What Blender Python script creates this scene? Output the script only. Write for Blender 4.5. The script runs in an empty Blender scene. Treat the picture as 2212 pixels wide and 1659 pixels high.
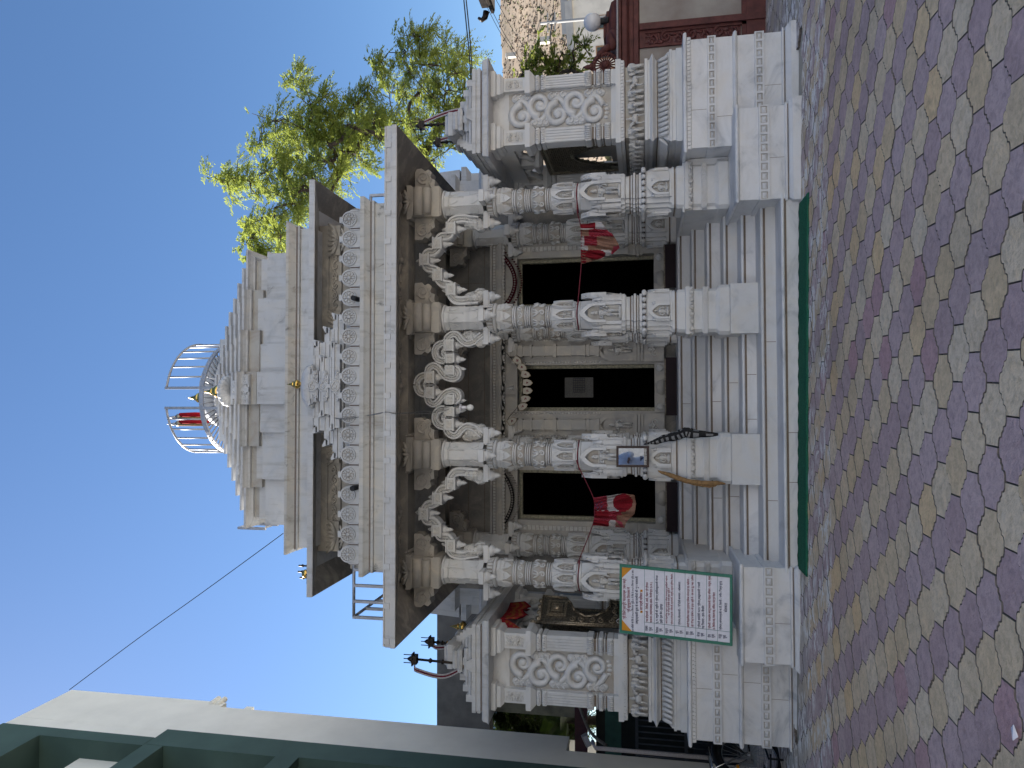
import bpy, math, random
from mathutils import Vector, Matrix
import numpy as np
PI=math.pi; R=math.radians
C=bpy.context.scene.collection
rnd=random.Random(7)
# ---------------------------------------------------------------- camera calibration
F_PX=1530.0; CXU,CYU=829.5,1106.0
CAM=np.array([-0.2,-7.83,1.6])
_y,_p,_r=R(1.6),R(10.5),R(0.36)
FW=np.array([math.sin(_y)*math.cos(_p),math.cos(_y)*math.cos(_p),math.sin(_p)])
_R0=np.array([math.cos(_y),-math.sin(_y),0.0]); _U0=np.cross(_R0,FW)
RT=_R0*math.cos(_r)-_U0*math.sin(_r); UP=_U0*math.cos(_r)+_R0*math.sin(_r)
def ray(a,b): return FW*F_PX+RT*(1659-b-CXU)-UP*(a-CYU)
def at(a,b,y):
    "photo point (a down the building, b to the left) on the depth plane y"
    d=ray(a,b); p=CAM+d*((y-CAM[1])/d[1]); return Vector(p)
def atx(a,b,x):
    d=ray(a,b); return Vector(CAM+d*((x-CAM[0])/d[0]))
def Z(ox,oy,s): return lambda zx,zb:((ox+zx/s)/1.8517,(oy+zb/s)/1.8517)
# ---------------------------------------------------------------- mesh builder
class MB:
    def __init__(s): s.v=[]; s.f=[]; s.m=[]; s.sm=[]; s.cur=0; s.smooth=False
    def mat(s,i,smooth=None):
        s.cur=i
        if smooth is not None: s.smooth=smooth
        return s
    def raw(s,vs,fs,smooth=None):
        o=len(s.v); s.v.extend([tuple(v) for v in vs])
        for f in fs:
            s.f.append([i+o for i in f]); s.m.append(s.cur); s.sm.append(s.smooth if smooth is None else smooth)
        return s
    def box(s,x0,x1,y0,y1,z0,z1):
        return s.raw([(x0,y0,z0),(x1,y0,z0),(x1,y1,z0),(x0,y1,z0),(x0,y0,z1),(x1,y0,z1),(x1,y1,z1),(x0,y1,z1)],
          [(0,3,2,1),(4,5,6,7),(0,1,5,4),(1,2,6,5),(2,3,7,6),(3,0,4,7)],False)
    def cbox(s,c,d): return s.box(c[0]-d[0]/2,c[0]+d[0]/2,c[1]-d[1]/2,c[1]+d[1]/2,c[2]-d[2]/2,c[2]+d[2]/2)
    def loft(s,rings,caps=True,smooth=None,closed=True):
        n=len(rings[0]); vs=[p for r in rings for p in r]; fs=[]
        for i in range(len(rings)-1):
            for j in range(n if closed else n-1):
                k=(j+1)%n; fs.append((i*n+j,i*n+k,(i+1)*n+k,(i+1)*n+j))
        s.raw(vs,fs,smooth)
        if caps:
            o=len(s.v)-len(vs)
            s.f.append([o+j for j in range(n)][::-1]); s.m.append(s.cur); s.sm.append(False)
            s.f.append([o+(len(rings)-1)*n+j for j in range(n)]); s.m.append(s.cur); s.sm.append(False)
        return s
    def lathe(s,cx,cy,prof,n=16,rot=0,smooth=True,sx=1,sy=1):
        return s.loft([[(cx+r*sx*math.cos(rot+2*PI*j/n),cy+r*sy*math.sin(rot+2*PI*j/n),z) for j in range(n)] for r,z in prof],True,smooth)
    def poly(s,outline,prof):
        "prof: list of (scale,z); outline 2d about the origin"
        return s.loft([[(x*k,y*k,z) for x,y in outline] for k,z in prof],True,False)
    def rect(s,x0,x1,y0,y1,prof,caps=True):
        "mouldings round a rectangle: prof of (offset x, offset y, z) or (offset, z)"
        rs=[]
        for p in prof:
            ox,oy,z=(p[0],p[0],p[1]) if len(p)==2 else p
            rs.append([(x0-ox,y0-oy,z),(x1+ox,y0-oy,z),(x1+ox,y1+oy,z),(x0-ox,y1+oy,z)])
        return s.loft(rs,caps,False)
    def tube(s,pts,r,n=6,smooth=True,caps=True):
        pts=[Vector(p) for p in pts]; rings=[]
        up=Vector((0,0,1)); prev=None
        for i,p in enumerate(pts):
            d=(pts[min(i+1,len(pts)-1)]-pts[max(i-1,0)])
            if d.length<1e-9: d=Vector((0,0,1))
            d.normalize()
            if prev is None:
                u=d.orthogonal().normalized()
            else:
                u=(prev-d*prev.dot(d))
                u=u.normalized() if u.length>1e-6 else d.orthogonal().normalized()
            prev=u; w=d.cross(u); rr=r[i] if isinstance(r,(list,tuple)) else r
            rings.append([tuple(p+u*math.cos(2*PI*j/n)*rr+w*math.sin(2*PI*j/n)*rr) for j in range(n)])
        return s.loft(rings,caps,smooth)
    def ball(s,c,r,n=8,m=6):
        rx,ry,rz=(r,r,r) if not isinstance(r,(tuple,list)) else r
        rs=[]
        for i in range(m+1):
            t=PI*(0.02+0.96*i/m); rs.append([(c[0]+rx*math.sin(t)*math.cos(2*PI*j/n),c[1]+ry*math.sin(t)*math.sin(2*PI*j/n),c[2]-rz*math.cos(t)) for j in range(n)])
        return s.loft(rs,True,True)
    def prism(s,pts,y0,y1):
        "outline in (x,z) given counter-clockwise, thickness along y"
        n=len(pts); vs=[(x,y0,z) for x,z in pts]+[(x,y1,z) for x,z in pts]
        fs=[tuple(range(n)),tuple(range(2*n-1,n-1,-1))]+[(i,i+n,(i+1)%n+n,(i+1)%n) for i in range(n)]
        return s.raw(vs,fs,False)
    def ribbon(s,pts,sec,smooth=False):
        "sweep a closed section (u in plane, v along y) along a path in the xz plane"
        rings=[]
        for i,(x,y,z) in enumerate(pts):
            a=pts[max(i-1,0)]; b=pts[min(i+1,len(pts)-1)]
            dx,dz=b[0]-a[0],b[2]-a[2]; l=math.hypot(dx,dz) or 1; nx,nz=-dz/l,dx/l
            rings.append([(x+nx*u,y+v,z+nz*u) for u,v in sec])
        return s.loft(rings,True,smooth)
    def add(s,o,M=None):
        off=len(s.v)
        s.v.extend([tuple(M@Vector(v)) for v in o.v] if M is not None else o.v)
        s.f.extend([[i+off for i in f] for f in o.f]); s.m.extend(o.m); s.sm.extend(o.sm); return s
    def mesh(s,name,mats):
        me=bpy.data.meshes.new(name); me.from_pydata(s.v,[],s.f)
        for m in (mats if isinstance(mats,(list,tuple)) else [mats]): me.materials.append(m)
        nm=len(me.materials)
        me.polygons.foreach_set('material_index',[min(i,nm-1) for i in s.m]); me.polygons.foreach_set('use_smooth',s.sm); me.update()
        return me
    def build(s,name,mats,parent=None,loc=None):
        o=bpy.data.objects.new(name,s.mesh(name,mats)); C.objects.link(o)
        if parent: o.parent=parent
        if loc: o.location=loc
        return o
def T(x=0,y=0,z=0): return Matrix.Translation((x,y,z))
def RZ(a): return Matrix.Rotation(a,4,'Z')
def tag(o,label=None,cat=None,group=None,kind=None):
    if label: o['label']=label
    if cat: o['category']=cat
    if group: o['group']=group
    if kind: o['kind']=kind
    return o
def thing(name,label,cat,loc=(0,0,0),group=None):
    o=bpy.data.objects.new(name,None); C.objects.link(o); o.location=loc; return tag(o,label,cat,group)
def copy_tree(o,parent=None):
    c=o.copy(); C.objects.link(c); c.parent=parent
    for ch in [k for k in o.children]: copy_tree(ch,c)
    return c
def spline(pts,n=6):
    pts=[Vector(p) for p in pts]; out=[]
    for i in range(len(pts)-1):
        p0=pts[max(i-1,0)];p1=pts[i];p2=pts[i+1];p3=pts[min(i+2,len(pts)-1)]
        for k in range(n):
            t=k/n; out.append(0.5*((2*p1)+(p2-p0)*t+(2*p0-5*p1+4*p2-p3)*t*t+(3*p1-p0-3*p2+p3)*t**3))
    out.append(pts[-1]); return out
# ---------------------------------------------------------------- materials
class NT:
    def __init__(s,name):
        s.m=bpy.data.materials.new(name); s.m.use_nodes=True; s.t=s.m.node_tree; s.t.nodes.clear()
        s.out=s.n('ShaderNodeOutputMaterial')
    def n(s,ty,**k):
        x=s.t.nodes.new(ty)
        for a,b in k.items():
            if a in x.inputs: x.inputs[a].default_value=b
            else: setattr(x,a,b)
        return x
    def l(s,a,b): s.t.links.new(a,b)
    def pos(s): return s.n('ShaderNodeNewGeometry').outputs['Position']
    def mapping(s,src,scale,loc=(0,0,0),rot=(0,0,0)):
        m=s.n('ShaderNodeMapping'); m.inputs['Scale'].default_value=scale; m.inputs['Location'].default_value=loc; m.inputs['Rotation'].default_value=rot
        s.l(src,m.inputs['Vector']); return m.outputs[0]
    def noise(s,src,scale,detail=4,rough=.55,dist=0):
        x=s.n('ShaderNodeTexNoise'); x.inputs['Scale'].default_value=scale; x.inputs['Detail'].default_value=detail; x.inputs['Roughness'].default_value=rough; x.inputs['Distortion'].default_value=dist
        s.l(src,x.inputs['Vector']); return x.outputs['Fac']
    def ramp(s,src,stops):
        x=s.n('ShaderNodeValToRGB'); e=x.color_ramp.elements
        while len(e)<len(stops): e.new(.5)
        for k,(p,c) in zip(e,stops): k.position=p; k.color=(c,c,c,1) if isinstance(c,(int,float)) else (*c,1)
        s.l(src,x.inputs[0]); return x.outputs[0]
    def mix(s,a,b,fac,blend='MIX'):
        x=s.n('ShaderNodeMix',data_type='RGBA',blend_type=blend)
        for sock,v in ((x.inputs[6],a),(x.inputs[7],b)):
            if hasattr(v,'node'): s.l(v,sock)
            else: sock.default_value=(*v,1) if len(v)==3 else v
        if hasattr(fac,'node'): s.l(fac,x.inputs[0])
        else: x.inputs[0].default_value=fac
        return x.outputs[2]
    def math(s,op,a,b=None):
        x=s.n('ShaderNodeMath',operation=op)
        for i,v in enumerate((a,b)):
            if v is None: continue
            if hasattr(v,'node'): s.l(v,x.inputs[i])
            else: x.inputs[i].default_value=v
        return x.outputs[0]
    def bump(s,h,strength,dist=.01):
        x=s.n('ShaderNodeBump'); x.inputs['Strength'].default_value=strength; x.inputs['Distance'].default_value=dist; s.l(h,x.inputs['Height']); return x.outputs[0]
    def bsdf(s,col,rough=.6,metal=0,normal=None,spec=.4,**k):
        b=s.n('ShaderNodeBsdfPrincipled')
        if hasattr(col,'node'): s.l(col,b.inputs['Base Color'])
        else: b.inputs['Base Color'].default_value=(*col,1)
        if hasattr(rough,'node'): s.l(rough,b.inputs['Roughness'])
        else: b.inputs['Roughness'].default_value=rough
        b.inputs['Metallic'].default_value=metal; b.inputs['Specular IOR Level'].default_value=spec
        if normal is not None: s.l(normal,b.inputs['Normal'])
        for a,v in k.items(): b.inputs[a].default_value=v
        s.l(b.outputs[0],s.out.inputs[0]); return b
def marble(name,base=(.565,.57,.58),vein=(.32,.335,.36),warm=(.60,.53,.43),veins=.5,dirt=.35,streak=0,carve=0,carve_scale=26,rough=.42):
    n=NT(name); p=n.pos()
    v=n.noise(n.mapping(p,(1.2,1.2,1.9),rot=(.3,.5,.2)),1.1,7,.62,2.2)
    c=n.mix(base,vein,n.math('MULTIPLY',n.ramp(v,[(.44,0),(.56,.25),(.70,1)]),veins))
    v2=n.noise(n.mapping(p,(1,1,1),loc=(7,3,1)),3.1,5,.6,1.0)
    c=n.mix(c,warm,n.math('MULTIPLY',n.ramp(v2,[(.46,0),(.72,1)]),dirt))
    fine=n.noise(p,38,3,.6)
    c=n.mix(c,(.50,.48,.45),n.math('MULTIPLY',n.ramp(fine,[(.52,0),(.75,1)]),.16))
    if streak:
        s1=n.noise(n.mapping(p,(6,6,.7)),1.6,6,.65,.4)
        c=n.mix(c,(.20,.175,.14),n.math('MULTIPLY',n.ramp(s1,[(.50,0),(.64,.45),(.78,1)]),streak))
        s2=n.noise(n.mapping(p,(2.2,2.2,1.4),loc=(3,9,2)),1.5,6,.7,.8)
        c=n.mix(c,(.07,.07,.065),n.math('MULTIPLY',n.ramp(s2,[(.60,0),(.69,1)]),streak*.75))
    nm=None
    if carve:
        vo=n.n('ShaderNodeTexVoronoi',feature='SMOOTH_F1'); vo.inputs['Scale'].default_value=carve_scale
        n.l(n.mapping(p,(1,1,1)),vo.inputs['Vector'])
        h=n.math('ADD',vo.outputs['Distance'],n.math('MULTIPLY',n.noise(p,carve_scale*1.4,2,.5,1.2),.9))
        nm=n.bump(h,carve,.03)
    else: nm=n.bump(n.noise(p,60,3,.6),.08,.004)
    n.bsdf(c,rough,0,nm,.35); return n.m
def plain(name,col,rough=.6,metal=0,var=.15,scale=9,bump=.1,spec=.4,dark=None,**k):
    n=NT(name); p=n.pos()
    v=n.noise(p,scale,5,.6)
    d=dark or tuple(x*(1-var*2.2) for x in col)
    c=n.mix(col,d,n.ramp(v,[(.38,0),(.72,1)]))
    n.bsdf(c,rough,metal,n.bump(n.noise(p,scale*6,3,.6),bump,.004),spec,**k); return n.m
M={}
M['marble']=marble('white_marble')
M['marble2']=marble('veined_marble',(.64,.645,.665),(.28,.305,.35),veins=.75,dirt=.22)
M['carved']=marble('carved_marble',(.545,.54,.53),dirt=.5,carve=.55,carve_scale=30)
M['carvedf']=marble('finely_carved_marble',(.535,.53,.52),dirt=.45,carve=.7,carve_scale=44)
M['worn']=marble('weathered_marble',(.495,.50,.51),(.30,.31,.335),veins=.55,dirt=.3,streak=.55)
M['soot']=marble('rain_streaked_marble',(.46,.445,.415),(.36,.36,.36),veins=.5,dirt=.6,streak=.95)
M['groove']=marble('stained_groove_marble',(.17,.135,.11),(.11,.09,.075),warm=(.13,.09,.06),dirt=.8)
M['recess_shade']=marble('recess_shaded_marble',(.40,.385,.36),(.26,.25,.235),warm=(.26,.20,.145),dirt=.7)  # tan backing that paints shade into niches, panels and recesses
M['inner']=marble('shaded_porch_marble',(.345,.33,.31),dirt=.5)  # porch copy of the marble, darkened to paint its shade
M['cap']=marble('shade_tinted_marble',(.36,.34,.315),(.25,.245,.24),dirt=.6)  # capitals darkened in colour for the shade under the eave
M['eave_shade']=marble('shade_darkened_marble',(.25,.235,.215),(.17,.165,.16),dirt=.5)  # beam and upper storey marble with the eave's shade in its colour
M['backwall']=marble('shaded_porch_back_marble',(.19,.185,.18),(.14,.14,.145),dirt=.3)  # porch back wall coloured dark to stand for shade
M['soffit']=marble('shaded_soffit_marble',(.20,.185,.17),(.15,.145,.14),dirt=.6,streak=.25)  # soffits darkened in colour to deepen the shade below the eaves
M['gold']=plain('brass',(.72,.46,.13),.18,1,.2,14,.05)
M['steel']=plain('painted_steel',(.46,.46,.48),.42,.55,.12,6,.05)
M['bright_steel']=plain('steel_tube',(.40,.40,.415),.5,.55,.1,6,.03)
M['dark']=plain('dark_void',(.004,.004,.0045),1,0,.1,spec=0)  # near-black colour stands in for the unlit hall behind the doors
M['maroon']=plain('maroon_board',(.016,.006,.010),.75,0,.15,8)
M['green_mat']=plain('green_carpet',(.03,.165,.095),.95,0,.22,60,.9,spec=.1)
M['silver']=plain('embossed_silver',(.23,.20,.155),.34,.85,.35,45,.9,dark=(.05,.045,.035))
M['silver_light']=plain('polished_silver',(.50,.42,.31),.3,.85,.35,55,.9,dark=(.12,.09,.06))
M['lattice']=plain('tarnished_lattice',(.30,.285,.21),.4,.25,.35,30,.8,dark=(.10,.095,.07))
M['black']=plain('black_rubber',(.012,.012,.013),.55,0,.1)
M['chrome']=plain('chrome',(.6,.6,.6),.15,1,.1)
M['frame_wood']=plain('dark_frame_wood',(.03,.012,.012),.4,0,.2,20)
M['bronze']=plain('dark_bronze',(.035,.026,.02),.4,.5,.3,20)
M['wood_old']=plain('grey_old_wood',(.26,.22,.17),.8,0,.35,20,.6)
# ---------------------------------------------------------------- ground and paving
TILT=-0.0137
def gz(x): return TILT*x
def ground():
    n=NT('earth'); p=n.pos()
    c=n.mix((.42,.39,.34),(.33,.30,.25),n.ramp(n.noise(p,.6,6,.6),[(.35,0),(.7,1)]))
    n.bsdf(c,.95)
    b=MB()
    xs=[-400,-40,-12,12,60,400]; ys=[-400,-40,-12,30,60,400]
    def gzz(x): return gz(max(-12,min(12,x)))-.028
    vs=[(x,y,gzz(x)) for y in ys for x in xs]
    fs=[(j*6+i,j*6+i+1,j*6+i+7,j*6+i+6) for j in range(5) for i in range(5)]
    b.raw(vs,fs,False); tag(b.build('ground',n.m),kind='structure')
ground()
def paver_mat(name,base,alt):
    n=NT(name); p=n.pos()
    at_=n.n('ShaderNodeAttribute',attribute_name='tone'); t=at_.outputs['Fac']
    c=n.mix(base,alt,t)
    v=n.noise(n.mapping(p,(1,1,1)),22,6,.7,.6)
    c=n.mix(c,tuple(x*.58 for x in base),n.ramp(v,[(.43,0),(.74,.85)]))
    v=n.noise(n.mapping(p,(1,1,1)),9,5,.7,.3)
    c=n.mix(c,tuple(min(1,x*1.35+.03) for x in base),n.ramp(v,[(.52,0),(.75,.55)]))
    big=n.noise(p,.55,5,.6,.4); c=n.mix(c,(.10,.09,.085),n.ramp(big,[(.5,0),(.75,.45)]))
    # old whitewash splashed on the row of pavers next to the steps
    sx=n.n('ShaderNodeSeparateXYZ'); n.l(p,sx.inputs[0])
    d=n.math('ADD',n.math('MULTIPLY',sx.outputs[0],-.045),sx.outputs[1])
    wob=n.math('MULTIPLY',n.math('SUBTRACT',n.noise(p,1.3,3),.5),.10)
    band=n.ramp(n.math('ADD',n.math('ADD',d,wob),1.62),[(.36,0),(.375,.85),(.72,.9),(1.0,1)])
    fl=n.ramp(n.noise(n.mapping(p,(1,2.4,1)),5.5,7,.72,.8),[(.495,0),(.53,1)])
    fl2=n.ramp(n.noise(p,2.0,3,.5),[(.40,.15),(.58,1)])
    # damp grey worn strip against the plinth
    grey=n.ramp(n.math('ADD',d,.95),[(.50,0),(.80,.8)])
    c=n.mix(c,(.40,.385,.375),n.math('MULTIPLY',grey,.75))
    c=n.mix(c,(.88,.84,.80),n.math('MULTIPLY',n.math('MULTIPLY',band,fl),fl2))
    # dark damp blotch near the camera on the left
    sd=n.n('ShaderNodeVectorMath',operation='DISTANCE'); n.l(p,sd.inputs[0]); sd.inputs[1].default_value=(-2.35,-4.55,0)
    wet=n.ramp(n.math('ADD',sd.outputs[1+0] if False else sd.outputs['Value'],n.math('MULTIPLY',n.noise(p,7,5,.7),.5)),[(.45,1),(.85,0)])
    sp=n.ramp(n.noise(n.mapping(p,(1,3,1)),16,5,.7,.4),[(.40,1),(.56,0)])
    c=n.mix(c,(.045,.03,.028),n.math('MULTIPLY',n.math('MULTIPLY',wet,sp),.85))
    h=n.math('ADD',n.noise(p,55,4,.65),n.math('MULTIPLY',n.noise(n.mapping(p,(1,1,1)),14,3,.5,1.5),.9))
    n.bsdf(c,.72,0,n.bump(h,.7,.010),.3); return n.m
def paving():
    jd=plain('joint_dirt',(.17,.145,.125),.95,0,.3,30,.5)
    base=[paver_mat('mauve_paver',(.50,.345,.335),(.60,.44,.42)),paver_mat('beige_paver',(.71,.52,.31),(.77,.62,.45)),paver_mat('red_paver',(.53,.31,.31),(.56,.35,.34)),paver_mat('ochre_paver',(.80,.55,.30),(.80,.57,.33)),jd]
    S=.295; H=.187
    prof=[(0,.129),(.028,.128),(.041,.123),(.0475,.114),(.049,.103),(.056,.1015),(.067,.1005),(.07375,.0935),(.0805,.0865),(.0915,.0855),(.0985,.084),(.100,.073),(.1065,.064),(.1195,.059),(.1475,.058)]
    up=[(-u,v) for u,v in prof[::-1]]+prof[1:]
    out=[(u,-v) for u,v in up]+[(u,v) for u,v in up[::-1]]
    k=[(u*.986,v*.968) for u,v in out]; kin=[(u*.970,v*.948) for u,v in out]
    dirx=Vector((.9991,-.042,0)); diry=Vector((.042,.9991,0))
    b=MB(); tones=[]; rr=random.Random(3); nrow=0
    for r in range(-34,40):
        for i in range(-42,64):
            o=Vector((-.083,-3.621,0))+dirx*(i*S+r*S/2)-diry*(r*H)
            if not(-5.9<o.x<9.5 and -8.6<o.y<2.6): continue
            if o.y>-.05 and -3.75<o.x<3.75: continue
            if o.x>-(o.y+6.2)*9 and False: continue
            if o.y<-5.6 and abs(o.x)>3.4: continue
            col=1 if i%2==0 else 0
            q=rr.random()
            if col==0 and q<.075: col=2
            if col==1 and q<.10: col=3
            b.cur=col; dz=rr.uniform(-.0025,.0025); tx=rr.uniform(-.010,.010); ty=rr.uniform(-.012,.012)
            def P(u,v,z):
                w=o+dirx*u+diry*v; return (w.x,w.y,gz(w.x)+z+dz+tx*u+ty*v)
            n=len(k); vs=[P(u,v,-.026) for u,v in k]+[P(u,v,-.005) for u,v in k]+[P(u,v,0) for u,v in kin]
            fs=[(j,(j+1)%n,n+(j+1)%n,n+j) for j in range(n)]+[(n+j,n+(j+1)%n,2*n+(j+1)%n,2*n+j) for j in range(n)]+[tuple(range(2*n,3*n))]
            b.raw(vs,fs,False); t=rr.random(); tones+= [t]*len(fs)
            for q_ in range(len(b.m)-len(fs),len(b.m)-1): b.m[q_]=4
    me=b.mesh('paving',base)
    a=me.attributes.new('tone','FLOAT','FACE'); a.data.foreach_set('value',tones)
    o=bpy.data.objects.new('paving',me); C.objects.link(o); tag(o,kind='structure')
paving()
# ---------------------------------------------------------------- carved ornaments (used as bits of parts)
def figure(b,x,y,z,h,seated=False,bow=False,sgn=1):
    "small relief deity, facing -y, standing on z"
    s=h
    if not seated:
        for k in (-1,1):
            b.tube([(x+k*.055*s,y-.01*s,z),(x+k*.065*s,y-.05*s,z+.22*s),(x+k*.06*s,y-.03*s,z+.46*s)],[.035*s,.05*s,.062*s],6)
        b.lathe(x,y-.02*s,[(.10*s,z+.42*s),(.085*s,z+.52*s),(.12*s,z+.66*s),(.135*s,z+.70*s),(.05*s,z+.74*s)],9,sy=.6)
        b.tube([(x+.13*s,y-.02*s,z+.70*s),(x+.21*s,y-.05*s,z+.56*s),(x+.17*s,y-.09*s,z+.42*s)],[.04*s,.034*s,.03*s],6)
        b.tube([(x-.13*s,y-.02*s,z+.70*s),(x-.20*s,y-.05*s,z+.58*s),(x-.12*s,y-.11*s,z+.60*s)],[.04*s,.034*s,.03*s],6)
        zt=z+.74*s
        if bow: b.tube([(x-.20*s*sgn,y-.10*s,z+.72*s),(x+.02*s,y-.12*s,z+.40*s),(x+.16*s*sgn,y-.10*s,z+.10*s)],.014*s,5)
    else:
        b.ball((x,y-.03*s,z+.10*s),(.30*s,.13*s,.10*s),9,5)
        for k in (-1,1):
            b.tube([(x+k*.10*s,y-.05*s,z+.10*s),(x+k*.26*s,y-.08*s,z+.14*s),(x+k*.05*s,y-.14*s,z+.07*s)],[.07*s,.055*s,.04*s],6)
            b.tube([(x+k*.15*s,y-.02*s,z+.56*s),(x+k*.23*s,y-.06*s,z+.38*s),(x+k*.12*s,y-.13*s,z+.26*s)],[.045*s,.04*s,.03*s],6)
        b.lathe(x,y-.02*s,[(.13*s,z+.12*s),(.10*s,z+.30*s),(.155*s,z+.52*s),(.15*s,z+.58*s),(.06*s,z+.63*s)],9,sy=.65)
        zt=z+.62*s
    b.ball((x,y-.05*s,zt+.075*s),(.062*s,.06*s,.075*s),8,5)
    b.lathe(x,y-.04*s,[(.066*s,zt+.11*s),(.06*s,zt+.17*s),(.035*s,zt+.22*s),(.008*s,zt+.27*s)],8)
def arch_pts(w,h,z0,n=9,cusp=.25):
    "pointed (ogee) arch outline: half width w, total height h"
    pts=[]; zs=z0+h*.58
    for i in range(n+1):
        t=i/n; x=w*math.cos(t*PI/2); z=zs+(h*.42)*(math.sin(t*PI/2)*(1-cusp)+cusp*t**3)
        pts.append((x*(1-.12*math.sin(t*PI)),z))
    return pts
def niche(b,x,y,z,w,h,d=.03,rim=.25):
    "ogee frame standing proud of a face at depth y (towards -y)"
    ap=arch_pts(w/2,h,z); ai=arch_pts(w/2*(1-rim),h*.80,z)
    ol=[(w/2,z)]+ap; il=[(w/2*(1-rim),z)]+ai
    R_=[(px,pz) for px,pz in ol]; I_=[(px,pz) for px,pz in il]
    for sg in (1,-1):
        for i in range(len(R_)-1):
            q=[(x+sg*I_[i][0],I_[i][1]),(x+sg*R_[i][0],R_[i][1]),(x+sg*R_[i+1][0],R_[i+1][1]),(x+sg*I_[i+1][0],I_[i+1][1])]
            if sg<0: q=q[::-1]
            b.prism(q,y-d,y+.004)
def bell(b,x,y,z,r,h,n=12):
    b.lathe(x,y,[(r*.95,z),(r,z-.08*h),(r*.85,z-.28*h),(r*.48,z-.46*h),(r*.5,z-.52*h),(r*.56,z-.58*h),(r*.4,z-.68*h),(r*.42,z-.74*h),(r*.24,z-.86*h),(.004,z-h)][::-1],n)
def scallops(b,x0,x1,y,z,w,h,d=.012):
    n=max(1,round((x1-x0)/w)); w=(x1-x0)/n
    for i in range(n):
        c=x0+(i+.5)*w; b.prism([(c-w*.45,z),(c-w*.40,z-h*.55),(c-w*.18,z-h*.92),(c+w*.18,z-h*.92),(c+w*.40,z-h*.55),(c+w*.45,z)],y-d,y+.004)
def studs(b,x0,x1,y,z0,z1,w,d=.012):
    "a row of square sunk panels with a raised pyramid: frame bars + pyramids"
    n=max(1,round((x1-x0)/w)); w=(x1-x0)/n; f=.018; cc=b.cur
    b.mat(3).box(x0+.001,x1-.001,y-.0012,y+.003,z0+f,z1-f).mat(cc)
    b.box(x0,x1,y-d,y+.003,z0,z0+f); b.box(x0,x1,y-d,y+.003,z1-f,z1)
    for i in range(n+1):
        xa=max(x0,x0+i*w-f*.6); xb=min(x1,x0+i*w+f*.6)
        b.box(xa,xb,y-d+.001,y+.003,z0+f,z1-f)
    for i in range(n):
        c=x0+(i+.5)*w; hw=w*.31; za,zb=z0+f+.012,z1-f-.012; zm=(za+zb)/2
        b.raw([(c-hw,y-.001,za),(c+hw,y-.001,za),(c+hw,y-.001,zb),(c-hw,y-.001,zb),(c-.4*hw,y-d*1.1,zm-.4*(zm-za)),(c+.4*hw,y-d*1.1,zm-.4*(zm-za)),(c+.4*hw,y-d*1.1,zm+.4*(zm-za)),(c-.4*hw,y-d*1.1,zm+.4*(zm-za))],[(0,1,5,4),(1,2,6,5),(2,3,7,6),(3,0,4,7),(4,5,6,7)],False)
def spiral(b,cx,cz,y,r,turns=1.4,t=.018,sg=1,a0=0,n=20):
    pts=[]
    for i in range(n+1):
        k=i/n; a=a0+sg*k*turns*2*PI; rr=r*(1-k*.82); pts.append((cx+rr*math.cos(a),y,cz+rr*math.sin(a)))
    b.tube(pts,[t*(1-.5*i/n) for i in range(n+1)],5)
def leafscroll(b,x0,x1,y,zc,h,n,t=.016):
    "running wave of foliage between x0 and x1"
    w=(x1-x0)/n; pts=[]
    for i in range(n*8+1):
        k=i/8; pts.append((x0+k*w,y,zc+math.sin(k*PI)*h*.30))
    b.tube(pts,t*.8,5)
    for i in range(n):
        s=1 if i%2==0 else -1
        spiral(b,x0+(i+.5)*w,zc-s*h*.06,y-.004,min(w,h)*.36,1.2,t,s,PI/2*s)
        b.ball((x0+(i+.12)*w,y,zc+s*h*.30),(w*.13,t*1.1,h*.15),6,4)
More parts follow.
